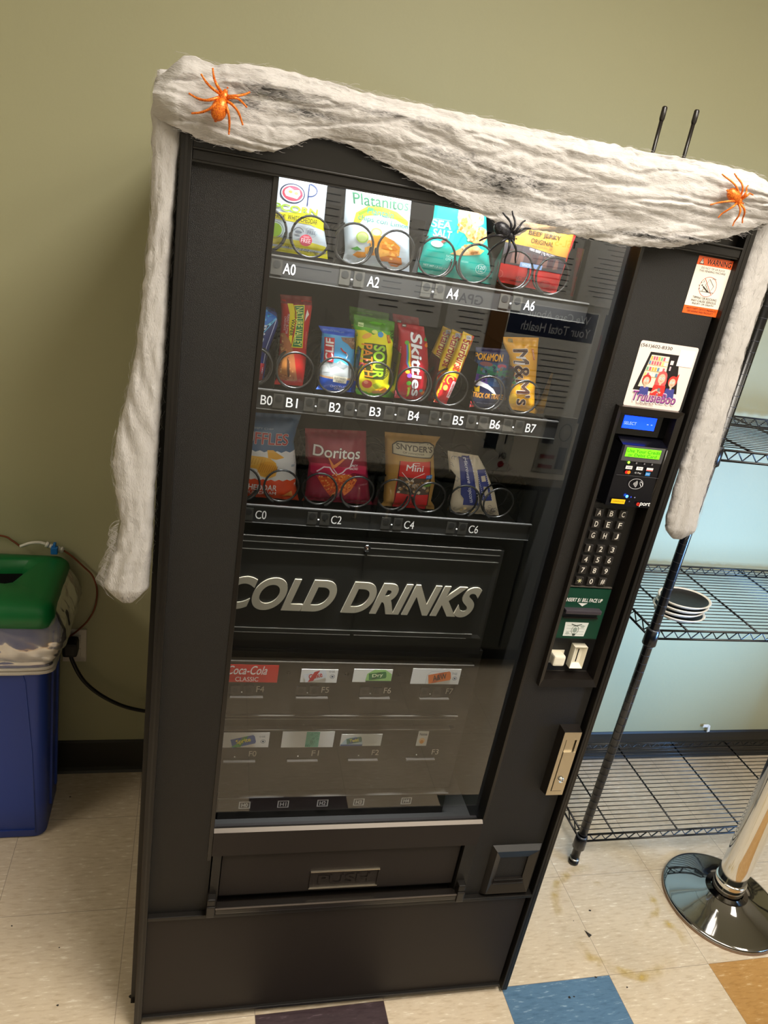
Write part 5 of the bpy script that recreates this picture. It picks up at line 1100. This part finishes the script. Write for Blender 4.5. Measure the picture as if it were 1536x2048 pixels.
def drape(name, u0, u1):
    nu, nv = 420, 90
    vs = []; flow = []; thin = []
    for i in range(nu + 1):
        a = i / nu; u = u0 + (u1 - u0) * a
        zl, zt = interp(ZLOW, u), interp(ZTOP, u)
        zl += .0022 * noise.noise(Vector((u * 90, 3, 0))) + .0012 * noise.noise(Vector((u * 260, 9, 0)))
        zt += .0020 * noise.noise(Vector((u * 70, 13, 0)))
        endL = max(0, (.035 - u) / .055); endR = max(0, (u - .90) / .12)
        back = .10 * endR ** 1.5 + .05 * endL ** 1.5
        kb = 1 - min(1, endL * 2.2)
        prof = [(0, .03 + .13 * kb, 1.835), (.12, .02 + .06 * kb, (zt + 1.835) / 2 + .01), (.22, .012, zt - .003), (.30, -.014, zt - .002), (.40, -.032, zt - .022), (.62, -.030, (zt + zl) / 2), (.85, -.022, zl + .012), (.95, -.017, zl + .001), (1.0, -.004, zl + .004)]
        for j in range(nv + 1):
            b = j / nv
            for (b0, w0, z0), (b1, w1, z1) in zip(prof, prof[1:]):
                if b <= b1 + 1e-9: f = (b - b0) / (b1 - b0); f = f * f * (3 - 2 * f) * .5 + f * .5; w = w0 + (w1 - w0) * f; z = z0 + (z1 - z0) * f; break
            h = zt - zl; front = max(0, min(1, (b - .2) / .1)) * max(0, min(1, (1 - b) / .06))
            # folds that run along the machine and sag towards the low point near u = .508
            sag = .035 * math.exp(-((u - .50) / .13) ** 2) * (b - .3)
            q = Vector((u * 8, (z + sag) * 34, .3)); f1 = noise.noise(q) + .5 * noise.noise(Vector((u * 3.1, (z + sag) * 22, 9)))
            f2 = noise.noise(Vector((u * 26 + 1.5 * noise.noise(Vector((u * 40, z * 60, 1))), (z + sag) * 95, 4.2))); f3 = noise.noise(Vector((u * 110, (z + sag) * 200, 7)))
            f4 = abs(noise.noise(Vector((u * 9, (z + sag) * 70, 2.2))))
            dsp = (.0085 * f1 + .0024 * f2 + .0009 * f3 - .006 * max(0, .18 - f4) / .18 * .6) * front
            w += -dsp + back
            if u > .90: w += .0
            vs.append((u - WO.x, w - WO.y, z + .0015 * f2 * front - WO.z)); flow.append((u, z + sag, 0))
            t = 0
            for cu, cz, ru, rz, s in ((.150, 1.838, .055, .010, .46), (.118, 1.822, .03, .007, .42), (.195, 1.825, .05, .006, .38), (.475, 1.800, .040, .016, .42), (.415, 1.815, .06, .008, .30), (.52, 1.805, .05, .010, .34), (.375, 1.775, .05, .006, .25), (.60, 1.785, .06, .008, .22), (.72, 1.755, .08, .0035, .50), (.80, 1.762, .05, .003, .45), (.56, 1.762, .04, .005, .32), (.30, 1.842, .08, .005, .25)):
                t = max(t, 1.6 * s * math.exp(-((u - cu) / ru) ** 2 - ((z + sag - .0 - cz) / rz) ** 2))
            thin.append(.12 + t + (.22 if b > .975 else 0))
    fs = [(i * (nv + 1) + j, (i + 1) * (nv + 1) + j, (i + 1) * (nv + 1) + j + 1, i * (nv + 1) + j + 1) for i in range(nu) for j in range(nv)]
    return cotton(name, vs, fs, flow, thin)
def cotton(name, vs, fs, flow, thin):
    me = bpy.data.meshes.new(name); me.from_pydata(vs, [], fs); me.materials.append(COT)
    A = me.attributes.new('flow', 'FLOAT_VECTOR', 'POINT'); A.data.foreach_set('vector', [c for v in flow for c in v])
    B = me.attributes.new('thin', 'FLOAT', 'POINT'); B.data.foreach_set('value', thin)
    me.polygons.foreach_set('use_smooth', [True] * len(fs)); me.update()
    o = bpy.data.objects.new(name, me); COL.objects.link(o); o.parent = WEB; return o
drape('top_drape', .006, 1.0)
def strand(name, secs, depth, wc, seed, lobes=1.0):
    """secs: (z, left u, right u) from top to bottom"""
    nz, na = 200, 48; z0, z1 = secs[0][0], secs[-1][0]
    L = [(-z, l) for z, l, r in secs]; R = [(-z, r) for z, l, r in secs]
    vs = []; flow = []; thin = []
    for i in range(nz + 1):
        z = z0 + (z1 - z0) * i / nz; l, r = interp(L, -z), interp(R, -z)
        l += .0022 * noise.noise(Vector((z * 60, seed, 1))); r += .0022 * noise.noise(Vector((z * 60, seed, 5)))
        e = min(1, (nz - i) / 8) ** .5
        d = (interp(depth, -z) if isinstance(depth, list) else depth) * e
        for k in range(na):
            a = 2 * PI * k / na; ca, sa = math.cos(a), math.sin(a)
            cx = (l + r) / 2; hw = (r - l) / 2 * (.35 + .65 * e)
            u = cx + hw * math.copysign(abs(ca) ** .8, ca)
            f1 = noise.noise(Vector((u * 60 + 4 * noise.noise(Vector((z * 5, seed, 2))), z * 7, seed))); f2 = noise.noise(Vector((u * 170, z * 22, seed))); f3 = noise.noise(Vector((u * 300, z * 120, seed + 3)))
            dd = 1 + .38 * f1 * lobes + .14 * f2 + .06 * f3
            w = wc(z) - d * math.copysign(abs(sa) ** .8, sa) * dd
            vs.append((u - WO.x, w - WO.y, z - WO.z)); flow.append((z, u + a * .004, 0)); thin.append(.10 + .30 * max(0, abs(ca) - .93) / .07 + (.2 if i > nz - 6 else 0))
    fs = [(i * na + k, i * na + (k + 1) % na, (i + 1) * na + (k + 1) % na, (i + 1) * na + k) for i in range(nz) for k in range(na)]
    fs.append(tuple(nz * na + k for k in range(na)))
    return cotton(name, vs, fs, flow, thin)
LEFT = [(1.83, .006, .040), (1.80, .003, .044), (1.77, .004, .041), (1.736, .006, .0385), (1.665, .0065, .037), (1.58, .001, .0355), (1.485, -.006, .0345), (1.40, -.019, .033), (1.36, -.029, .032), (1.303, -.034, .031), (1.25, -.027, .030), (1.207, -.020, .0305), (1.165, -.025, .030), (1.125, -.037, .0285), (1.095, -.044, .0275), (1.075, -.036, .020), (1.058, -.018, .008)]
LW = lambda z: .012 + .012 * min(1, (1.83 - z) / .2)
strand('hanging_strand', LEFT, .017, LW, 3.1)
RIGHT = [(1.84, .925, .975), (1.80, .928, .978), (1.72, .932, .984), (1.60, .936, .985), (1.54, .935, .990), (1.465, .936, .996), (1.40, .937, 1.002), (1.32, .941, 1.006), (1.285, .945, 1.010), (1.262, .948, 1.010), (1.245, .962, .998)]
RW = lambda z: .020
strand('hanging_strand', RIGHT, .014, RW, 8.7)
# loose fibres
def fibres():
    q = random.Random(11); cu = bpy.data.curves.new('loose_fibres', 'CURVE'); cu.dimensions = '3D'; cu.bevel_depth = .0001; cu.bevel_resolution = 0; cu.use_fill_caps = False
    cu.materials.append(FIB)
    def add(pts):
        sp = cu.splines.new('POLY'); sp.points.add(len(pts) - 1)
        for p, c in zip(sp.points, pts): p.co = (c[0] - WO.x, c[1] - WO.y, c[2] - WO.z, 1); p.radius = q.uniform(.5, 1.1)
    for _ in range(2400):
        u = q.uniform(.04, .95); zl, zt = interp(ZLOW, u), interp(ZTOP, u); v = q.random(); 
        if q.random() < .12: v = q.choice([q.uniform(.0, .06), q.uniform(.96, 1.0)])
        z = zl + (zt - zl) * v; ln = q.uniform(.008, .030); sl = q.uniform(-.45, .45) * (1 if .08 < v < .92 else .35); lift = q.uniform(.0005, .0022); ph = q.uniform(0, 6); fr = q.uniform(60, 220); am = q.uniform(.0006, .0025)
        pts = []
        for k in range(9):
            f = k / 8; uu = u + ln * (f - .5); z2 = z + sl * ln * (f - .5) + am * math.sin(ph + fr * uu) + .0006 * math.sin(ph * 3 + fr * 3.1 * uu)
            wv = -.030 - lift * math.sin(PI * f) - .002 + (.016 if z2 > zt - .012 else 0) + (.010 if z2 < zl + .012 else 0)
            if uu > .92: wv += .10 * ((uu - .92) / .12) ** 1.5
            if uu < .03: wv += .02
            pts.append((uu, wv, z2))
        add(pts)
    for secs, wc, d in ((LEFT, LW, .017), (RIGHT, RW, .014)):
        L = [(-z, l) for z, l, r in secs]; R = [(-z, r) for z, l, r in secs]
        for _ in range(600):
            z = q.uniform(secs[-1][0] + .012, secs[0][0]); ln = q.uniform(.008, .028); s0 = q.choice([q.random(), q.uniform(-.05, .03), q.uniform(.97, 1.04)]); ph = q.uniform(0, 6); sl = q.uniform(-.15, .15); pts = []
            for k in range(9):
                f = k / 8; zz = z + ln * (f - .5); l, r = interp(L, -zz), interp(R, -zz); s1 = s0 + sl * (f - .5)
                e = math.sqrt(max(0, 1 - (2 * min(1, max(0, s1)) - 1) ** 2))
                pts.append((l + (r - l) * s1 + .0012 * math.sin(ph + zz * 180), wc(zz) - d * e * 1.05 - .0015 - .0025 * math.sin(PI * f), zz))
            add(pts)
    for _ in range(160):   # wispy frizz at the lower left end
        z = q.uniform(1.10, 1.20); a = (interp([(-z_, l) for z_, l, r in LEFT], -z), .02, z); dx = -q.uniform(.004, .016); pts = []
        for k in range(8):
            f = k / 7; pts.append((a[0] + dx * math.sin(PI * f), a[1] - .01 * f, z + .03 * (f - .5) + .002 * math.sin(f * 9)))
        add(pts)
    o = bpy.data.objects.new('loose_fibres', cu); COL.objects.link(o); o.parent = WEB; o['kind'] = 'stuff'
fibres()

# ---- spiders
def spider(name, label, c, body_dir, scale, mt, legs, w):
    """c (u,z) of the thorax, legs: list of (tip u, tip z, knee lift)"""
    t = thing(name, label, 'spider decoration', MP(c[0], w, c[1]), (0, 0, ROT), 'plastic spiders on the cotton web')
    ang = math.atan2(body_dir[1], body_dir[0]); rot = Matrix.Rotation(-ang, 3, 'Y')
    ab = Vector((body_dir[0], 0, body_dir[1])).normalized()
    M = MB(); M.ball(ab * .0150 * scale + Vector((0, -.0055, 0)), (.0140 * scale, .0085 * scale, .0100 * scale), mt, 20, 14, rot); M.ball(ab * .0285 * scale + Vector((0, -.0030, 0)), (.0022, .0018, .0018), mt, 8, 6); M.obj('abdomen', t)
    M = MB(); M.ball((0, -.003, 0), (.0072 * scale, .0052 * scale, .0064 * scale), mt, 16, 10, rot); M.ball(-ab * .0068 * scale + Vector((0, -.0028, 0)), (.0030 * scale, .0026 * scale, .0030 * scale), mt, 10, 8)
    M.ball(-ab * .0100 * scale + Vector((.0014, -.003, .0014)), .0012 * scale, mt, 8, 6); M.ball(-ab * .0100 * scale + Vector((-.0014, -.003, -.0014)), .0012 * scale, mt, 8, 6); M.obj('thorax', t)
    for (tu, tz, bend) in legs:
        d = Vector((tu - c[0], 0, tz - c[1])); L = d.length; s = d.normalized(); nrm = Vector((-s.z, 0, s.x)); pts = []; rr = []
        n = 12
        for k in range(n + 1):
            f = k / n; pts.append(s * (.004 * scale + (L - .004 * scale) * f) + nrm * bend * math.sin(PI * f) + Vector((0, -.003 - .010 * scale * math.sin(PI * min(1, f * 1.25)) ** .8 * (1 - f * .45), 0)))
            rr.append(.0020 * scale * (1 - .45 * f) * (1.15 if k in (4, 8) else 1))
        M = MB(); M.tube(pts, rr, mt, 8); M.ball(pts[-1], rr[-1] * 1.15, mt, 8, 6); M.obj('leg', t)
    return t
def glitter(name, base, hi, metal, rough):
    M = mat(name, base, rough, metal)
    nt = M.node_tree; b = nt.nodes['Principled BSDF']; tc = nt.nodes.new('ShaderNodeTexCoord'); v = nt.nodes.new('ShaderNodeTexVoronoi'); v.inputs['Scale'].default_value = 1400
    nt.links.new(tc.outputs['Object'], v.inputs['Vector']); cr = nt.nodes.new('ShaderNodeValToRGB'); cr.color_ramp.elements[0].color = lin(base); cr.color_ramp.elements[1].color = lin(hi); cr.color_ramp.elements[0].position = .35; cr.color_ramp.elements[1].position = .8
    nt.links.new(v.outputs['Color'], cr.inputs[0]); nt.links.new(cr.outputs[0], b.inputs['Base Color'])
    bp = nt.nodes.new('ShaderNodeBump'); bp.inputs['Strength'].default_value = .8; bp.inputs['Distance'].default_value = .001; nt.links.new(v.outputs['Color'], bp.inputs['Height']); nt.links.new(bp.outputs['Normal'], b.inputs['Normal'])
    return M
GO = glitter('orange_glitter', '#c94f12', '#ff9a2e', .35, .35); GB_ = glitter('black_glitter', '#060607', '#3a3a42', .2, .3)
spider('spider', 'orange glitter spider on the upper left corner of the cotton web', (.0915, 1.8215), (-.27, -1), 1.0, GO,
       [(.0766, 1.8494, .003), (.0638, 1.8407, .003), (.0509, 1.8178, .006), (.0554, 1.7971, .005), (.1221, 1.8325, -.002), (.1200, 1.8161, .004), (.1170, 1.7958, .004), (.1012, 1.7823, .003)], -.040)
spider('spider', 'black glittery spider hanging at the low tip of the cotton web', (.4985, 1.7215), (-1, .42), 1.0, GB_,
       [(.4816, 1.7490, -.004), (.4945, 1.7532, -.003), (.5161, 1.7445, .002), (.5269, 1.7352, .004), (.4558, 1.7086, -.004), (.4719, 1.6925, -.004), (.4991, 1.6844, -.001), (.5154, 1.6877, .002)], -.040)
spider('spider', 'orange glitter spider near the right end of the cotton web', (.8400, 1.8235), (-1, .45), .88, GO,
       [(.8007, 1.8528, -.004), (.8199, 1.8569, -.005), (.8477, 1.8454, .001), (.8603, 1.8350, .005), (.7967, 1.8109, -.002), (.8157, 1.7965, -.002), (.8436, 1.7893, .002), (.8579, 1.7958, .002)], -.041)

# =================================================================== WIRE SHELF UNIT
SX0, SX1, SY0, SY1 = 1.288, 2.46, .352, .775
SH = thing('wire_shelf_unit', 'black wire shelf unit standing to the right of the vending machine', 'shelf unit', (SX0, SY0, 0))
def so(M, name, parent=SH): return M.obj(name, parent, off=(SX0, SY0, 0)) if parent is SH else M.obj(name, parent, off=(SX0, SY0, 0))
for (x, y) in ((SX0, SY0), (SX1, SY0), (SX0, SY1), (SX1, SY1)):
    M = MB(); M.tube([(x, y, .022), (x, y, 1.86)], .0125, WIRE, 16)
    z = .12
    while z < 1.85:
        M.lathe([(.0125, -.0006), (.0128, 0), (.0125, .0006)], mat('post_groove', '#3c3c40', .35, .3), (x, y, z), 20); z += .0254
    po = so(M, 'post')
    M = MB(); M.lathe([(0, 0), (.012, 0), (.0155, .003), (.0155, .012), (.011, .014), (.011, .022)], BLACKSM, (x, y, 0), 20); M.lathe([(.0115, .0175), (.0150, .0185), (.0150, .0215), (.0115, .0225)], mat('zinc_ring', '#b8b6b0', .3, .9), (x, y, 0), 20); so(M, 'foot', po)
for zt in (.098, .822, 1.331):
    M = MB(); dz = .026
    for y in (SY0 + .012, SY1 - .012):
        M.tube([(SX0 + .012, y, zt), (SX1 - .012, y, zt)], .0032, WIRE, 8); M.tube([(SX0 + .012, y, zt - dz), (SX1 - .012, y, zt - dz)], .0032, WIRE, 8)
        n = 27; L = SX1 - SX0 - .07; pts = []
        for k in range(2 * n + 1): pts.append((SX0 + .035 + L * k / (2 * n), y + .002, zt - .002 if k % 2 == 0 else zt - dz + .002))
        M.tube(pts, .0022, WIRE, 6)
    for x in (SX0 + .012, SX1 - .012):
        M.tube([(x, SY0 + .012, zt), (x, SY1 - .012, zt)], .0032, WIRE, 8); M.tube([(x, SY0 + .012, zt - dz), (x, SY1 - .012, zt - dz)], .0032, WIRE, 8)
        n = 9; L = SY1 - SY0 - .07; M.tube([(x + .002, SY0 + .035 + L * k / (2 * n), zt - .002 if k % 2 == 0 else zt - dz + .002) for k in range(2 * n + 1)], .0022, WIRE, 6)
    rack = so(M, 'shelf')
    M = MB(); nw = 22
    for k in range(nw): y = SY0 + .028 + (SY1 - SY0 - .05) * k / (nw - 1); M.tube([(SX0 + .012, y, zt + .004), (SX1 - .012, y, zt + .004)], .0014, WIRE, 6)
    so(M, 'shelf_wires', rack)
    for x in (1.405, 1.633, 1.867, 2.10, 2.33): M = MB(); M.tube([(x, SY0 + .012, zt), (x, SY1 - .012, zt)], .0028, WIRE, 8); so(M, 'cross_rib', rack)
    for (x, y) in ((SX0, SY0), (SX1, SY0), (SX0, SY1), (SX1, SY1)):
        M = MB(); M.lathe([(.0130, .012), (.0175, .008), (.0185, -.034), (.0150, -.038), (.0130, -.038)], WIRE, (x, y, zt), 20); M.lathe([(.0131, .0135), (.0160, .0125), (.0165, .0095)], mat('sleeve_edge', '#4a4c50', .25, .4), (x, y, zt), 20); so(M, 'corner_collar', rack)

# stacked shallow dishes on the middle shelf
DW = mat('dish_white', '#e9e2d4', .35); DB = mat('dish_black', '#171615', .5, bump=(120, .3, .002))
for k, (dx, dy, sc, lab) in enumerate([(.004, -.002, .98, 'bottom dish of the stack of white rimmed black dishes'), (-.002, .002, .97, 'second dish from the bottom of the white rimmed stack'), (.006, .001, 1.0, 'third dish from the bottom of the white rimmed stack'), (.010, .004, 1.02, 'top dish of the white rimmed stack, its black inside showing')]):
    t = thing('dish', lab, 'dish', (1.415 + dx, .437 + dy, .8275 + .0135 * k), (math.radians(1.5 if k == 3 else 0), 0, 0), 'stacked dishes on the middle wire shelf')
    M = MB(); M.lathe([(0, 0), (.040 * sc, 0), (.058 * sc, .004), (.070 * sc, .0125), (.0715 * sc, .0150), (.0690 * sc, .0165), (.0640 * sc, .0135)], DW, (0, 0, 0), 48, sx=1.08, sy=.80); M.obj('rim', t)
    M = MB(); M.lathe([(.0640 * sc, .0137), (.056 * sc, .0085), (.040 * sc, .0050), (0, .0045)], DB, (0, 0, 0), 48, sx=1.08, sy=.80); M.obj('inner_surface', t)

# =================================================================== STANCHION
t = thing('stanchion', 'polished chrome stanchion post on a round domed base, right edge of the view', 'stanchion', (1.694, .178, 0))
CHB = mat('base_chrome', '#a6a6a8', 0.07, 1.0)
M = MB(); M.lathe([(0, .002), (.165, .002), (.171, .004), (.1712, .012), (.168, .0150), (.160, .0170), (.130, .0240), (.095, .0345), (.072, .0440), (.060, .0520), (.058, .0530), (0, .0530)], CHB, (0, 0, 0), 96); M.obj('base', t)
M = MB(); M.lathe([(.1690, .0), (.1722, .001), (.1722, .0045), (.169, .006)], mat('base_rubber_rim', '#8a6d52', .5), (0, 0, 0), 96); M.obj('rim_seal', t)
M = MB(); M.lathe([(.060, .0525), (.060, .056), (.046, .0585), (.046, .060)], mat('dark_chrome', '#55524e', .12, 1.0), (0, 0, 0), 64); M.obj('hub_ring', t)
M = MB(); M.lathe([(.0430, .057), (.0442, .060), (.0442, .098), (.0430, .101), (.0400, .102)], CHROME, (0, 0, 0), 64); M.obj('collar', t)
M = MB(); M.lathe([(.0400, .058), (.0400, .90), (.043, .905), (.043, .96), (.036, .975), (0, .98)], CHROME, (0, 0, 0), 64); M.obj('post', t)

# =================================================================== RECYCLING BIN
BINB = mat('blue_bin_plastic', '#2d469c', .42, spec=.4); LID = mat('green_lid_plastic', '#10703a', .38, spec=.4); HOLEB = mat('bin_inside', '#06080a', .8)
BX1, BX0, BY0, BY1 = -.236, -.742, .548, .748
bin_ = thing('recycling_bin', 'slim blue recycling bin with a green lid standing against the wall at the left', 'bin', ((BX0 + BX1) / 2, (BY0 + BY1) / 2, 0))
bc = tuple(bin_.location)
def rrect(x0, x1, y0, y1, r, z, n=8):
    pts = []
    for cx, cy, a in ((x1 - r, y1 - r, 0), (x0 + r, y1 - r, 90), (x0 + r, y0 + r, 180), (x1 - r, y0 + r, 270)):
        pts += [(cx + r * math.cos(math.radians(a + 90 * k / n)), cy + r * math.sin(math.radians(a + 90 * k / n)), z) for k in range(n + 1)]
    return pts
def loft(M, rings, mt, cap0=True, cap1=True):
    n = len(rings[0]); vs = [v for r in rings for v in r]; fs = []
    for i in range(len(rings) - 1):
        for k in range(n): fs.append((i * n + k, i * n + (k + 1) % n, (i + 1) * n + (k + 1) % n, (i + 1) * n + k))
    if cap0: fs.append(tuple(range(n - 1, -1, -1)))
    if cap1: fs.append(tuple((len(rings) - 1) * n + k for k in range(n)))
    M.add(vs, fs, mt, False)
def bx(z, inset=0.0):
    f = z / .70; return (BX0 - .004 * f + inset, BX1 + .013 * f - inset, BY0 - .006 * f + inset, BY1 + .030 * f - inset)
M = MB(); rings = []
for z, ins in ((0, .006), (.006, .0), (.12, 0), (.35, 0), (.56, 0), (.69, 0)): rings.append(rrect(*bx(z, ins), .030, z))
loft(M, rings, BINB, True, False)
for f in range(len(M.smooth)): M.smooth[f] = False
o = M.obj('body', bin_, off=bc)
for p in o.data.polygons: p.use_smooth = len(p.vertices) == 4
M = MB()   # raised panel edge on the front and venting channel on the right side
M.tube([(-.690, bx(.03)[2] - .0005, .030), (-.262, bx(.03)[2] - .0005, .030)], .0016, BINB, 6)
M.tube([(-.259, bx(.02)[2] - .0003, .020), (-.264, bx(.3)[2] - .0003, .30), (-.276, bx(.5)[2] - .0003, .52), (-.283, bx(.55)[2] - .0003, .548), (-.310, bx(.57)[2] - .0003, .562), (-.50, bx(.57)[2] - .0003, .564)], .0016, BINB, 6)
for y in (.615, .69): M.prism([(bx(.1)[1] - .004, .06), (bx(.1)[1] + .005, .06), (bx(.6)[1] + .005, .62), (bx(.6)[1] - .004, .62)], y - .006, y + .006, BINB)
M.obj('moulded_ribs', bin_, off=bc)
# liner folded over the rim
LINM = bpy.data.materials.new('clear_bin_liner'); LINM.use_nodes = True; nt = LINM.node_tree; nt.nodes.clear()
out = nt.nodes.new('ShaderNodeOutputMaterial'); m1 = nt.nodes.new('ShaderNodeMixShader'); m2 = nt.nodes.new('ShaderNodeMixShader'); tr = nt.nodes.new('ShaderNodeBsdfTransparent'); tl = nt.nodes.new('ShaderNodeBsdfTranslucent'); df = nt.nodes.new('ShaderNodeBsdfDiffuse'); m3 = nt.nodes.new('ShaderNodeMixShader'); gl = nt.nodes.new('ShaderNodeBsdfGlossy'); gl.inputs['Roughness'].default_value = .18
for n_ in (tl, df): n_.inputs[0].default_value = lin('#d9d9de')
m3.inputs[0].default_value = .35; m1.inputs[0].default_value = .33; fr = nt.nodes.new('ShaderNodeLayerWeight'); fr.inputs['Blend'].default_value = .35; fm = nt.nodes.new('ShaderNodeMath'); fm.operation = 'MULTIPLY'; fm.inputs[1].default_value = .8
nt.links.new(df.outputs[0], m3.inputs[1]); nt.links.new(tl.outputs[0], m3.inputs[2]); nt.links.new(tr.outputs[0], m1.inputs[1]); nt.links.new(m3.outputs[0], m1.inputs[2])
nt.links.new(fr.outputs['Fresnel'], fm.inputs[0]); nt.links.new(fm.outputs[0], m2.inputs[0]); nt.links.new(m1.outputs[0], m2.inputs[1]); nt.links.new(gl.outputs[0], m2.inputs[2]); nt.links.new(m2.outputs[0], out.inputs[0])
def liner():
    M = MB(); n = 220
    def prof(i, j):
        a = i * 2 * PI
        z = .735 - .185 * j
        x0, x1, y0, y1 = bx(min(z, .7)); cx, cy = (x0 + x1) / 2, (y0 + y1) / 2; hx, hy = (x1 - x0) / 2, (y1 - y0) / 2
        ca, sa = math.cos(a), math.sin(a); p = 12
        k = (abs(ca) ** p + abs(sa) ** p) ** (-1 / p)
        bul = .010 + .004 * j + (.034 * math.sin(PI * min(1, j * 1.15)) ** 1.0 * (1 if ca > -.3 else .4))
        x = cx + (hx + bul) * ca * k; y = cy + (hy + bul * .55) * sa * k
        nz = .006 * noise.noise(Vector((x * 28, y * 28, z * 20))) + .004 * noise.noise(Vector((x * 60 + z * 50, y * 70, z * 35)))
        nz *= min(1, j * 6) * (1 if j < .85 else .3)
        y2 = min(y + nz * sa, .800)
        drop = .006 * noise.noise(Vector((a * 1.1, 3, 0))) * j
        return (x + nz * ca, y2, z - .02 * j * (ca * .5 + .5) * 0 + drop)
    M.grid(prof, n, 60, LINM, True, True); o = M.obj('bin_liner', bin_, off=bc)
    M = MB()   # rolled hem
    for dz, rr in ((0.0, .0050), (.006, .0040)):
        M.tube([(lambda q: (q[0], q[1], q[2] + dz))(prof(k / 120, 1 - dz * 4)) for k in range(120)], rr, mat('liner_hem', '#cfc8bf', .4), 8, closed=True)
    M.obj('liner_hem', o, off=(0, 0, 0)).location = -Vector(bc)
liner()
# lid with oval opening
def lid():
    M = MB(); x0, x1, y0, y1 = -.772, -.205, .512, .793; n = 96; hx, hy = -.398, .698; ra, rb = .122, .078
    zr = .752
    outer = rrect(x0, x1, y0, y1, .035, zr - .012, 23)
    def ell(rx, ry, z, k=None):
        P = []
        for p in outer:
            a = math.atan2((p[1] - hy) / ry, (p[0] - hx) / rx); P.append((hx + rx * math.cos(a), hy + ry * math.sin(a), z))
        return P
    rings = [rrect(x0 + .012, x1 - .012, y0 + .012, y1 - .012, .03, .686, 23), rrect(x0 + .003, x1 - .003, y0 + .003, y1 - .003, .034, .690, 23), rrect(x0, x1, y0, y1, .035, .716, 23),
             rrect(x0 + .004, x1 - .004, y0 + .003, y1 - .003, .034, .738, 23), rrect(x0 + .014, x1 - .014, y0 + .012, y1 - .010, .03, .748, 23), rrect(x0 + .035, x1 - .035, y0 + .03, y1 - .026, .03, .752, 23),
             ell(ra + .014, rb + .011, .7505), ell(ra + .003, rb + .003, .746), ell(ra - .010, rb - .008, .728), ell(ra - .014, rb - .011, .712)]
    loft(M, rings, LID, False, False)
    for i in range(len(M.smooth)): M.smooth[i] = True
    o = M.obj('lid', bin_, off=bc)
    M = MB(); e = ell(ra - .0135, rb - .0105, .713); M.add(e + [(p[0], p[1], .50) for p in e], [tuple(range(len(e) * 2 - 1, len(e) - 1, -1))] + [(k, (k + 1) % len(e), len(e) + (k + 1) % len(e), len(e) + k) for k in range(len(e))], HOLEB); M.obj('opening', o, off=(0, 0, 0)).location = -Vector(bc)
lid()

# =================================================================== WALL OUTLET, CORD, WATER LINE
t = thing('wall_outlet', 'white wall outlet plate low on the olive wall beside the bin', 'outlet', (-.200, WALL_Y, .455))
PLT = mat('outlet_white', '#cdc6b8', .4)
M = MB(); M.box(-.032, .032, -.006, 0, -.053, .054, PLT, .002); M.obj('cover_plate', t)
M = MB(); 
for z in (-.022, .022): M.box(-.017, .017, -.008, -.005, z - .014, z + .014, PLT, .001)
M.box(-.002, .002, -.0075, -.006, -.002, .002, STEEL); M.obj('receptacle', t)
RUB = mat('black_rubber', '#0a0a0a', .5)
def smooth_path(pts, n=10):
    P = [Vector(p) for p in pts]; P = [P[0] * 2 - P[1]] + P + [P[-1] * 2 - P[-2]]; out = []
    for i in range(1, len(P) - 2):
        for k in range(n):
            f = k / n; a, b, c, d = P[i - 1], P[i], P[i + 1], P[i + 2]
            out.append(.5 * ((2 * b) + (-a + c) * f + (2 * a - 5 * b + 4 * c - d) * f * f + (-a + 3 * b - 3 * c + d) * f ** 3))
    return out + [P[-2]]
t = thing('power_cord', 'thick black power cord running from the wall outlet to the vending machine', 'power cord', (-.205, .79, .465))
M = MB(); M.box(-.226, -.186, .752, .797, .446, .492, RUB, .009); M.obj('plug', t, off=(-.205, .79, .465))
M = MB(); M.tube(smooth_path([(-.206, .772, .455), (-.201, .768, .428), (-.172, .765, .365), (-.126, .765, .314), (-.063, .768, .271), (.006, .772, .247), (.060, .778, .24)]), .0055, RUB, 10); M.obj('cable', t, off=(-.205, .79, .465))
t = thing('water_line', 'thin copper coloured water tube with a small blue and white valve behind the bin', 'water line', (-.26, .79, .77))
CU = mat('copper_tube', '#7a3f22', .35, .3); WP = mat('white_fitting', '#d8d6cf', .35); BV = mat('blue_valve_handle', '#1f6fc0', .35)
of = (-.26, .79, .77)
M = MB(); M.tube(smooth_path([(-.60, .790, .775), (-.48, .790, .800), (-.378, .788, .797), (-.350, .786, .785), (-.329, .785, .768)]), .0026, CU, 8)
M.tube(smooth_path([(-.226, .785, .764), (-.205, .785, .748), (-.176, .785, .718), (-.153, .786, .690), (-.141, .787, .645), (-.146, .788, .590), (-.165, .789, .545), (-.195, .790, .508), (-.215, .790, .490)]), .0026, CU, 8); M.obj('copper_tube', t, off=of)
M = MB(); M.tube(smooth_path([(-.332, .785, .770), (-.305, .785, .782), (-.285, .785, .784), (-.270, .785, .781)]), .0042, WP, 10); M.obj('white_tube', t, off=of)
M = MB(); M.tube([(-.270, .785, .781), (-.262, .785, .778)], .0080, WP, 12); M.tube([(-.262, .785, .778), (-.250, .785, .773)], .0062, WP, 12); M.tube([(-.250, .785, .773), (-.226, .785, .764)], .0070, WP, 12); M.tube([(-.234, .785, .767), (-.228, .785, .765)], .0088, WP, 12); M.obj('fitting', t, off=of)
M = MB(); M.box(-.255, -.238, .765, .782, .760, .780, BV, .003); M.box(-.250, -.243, .770, .782, .778, .790, BV, .002); M.obj('valve_handle', t, off=of)

# small white bent clip on the baseboard behind the shelf
M = MB(); M.box(-.020, .004, -.004, 0, .012, .024, WHITE, .001); M.prism([(.002, .022), (.010, .020), (.016, -.006), (.006, -.010)], -.005, -.001, WHITE)
o = M.obj('wire_clip'); o.location = (2.035, .799, .125); tag(o, 'small white bent clip on the baseboard edge behind the wire shelf', 'clip')
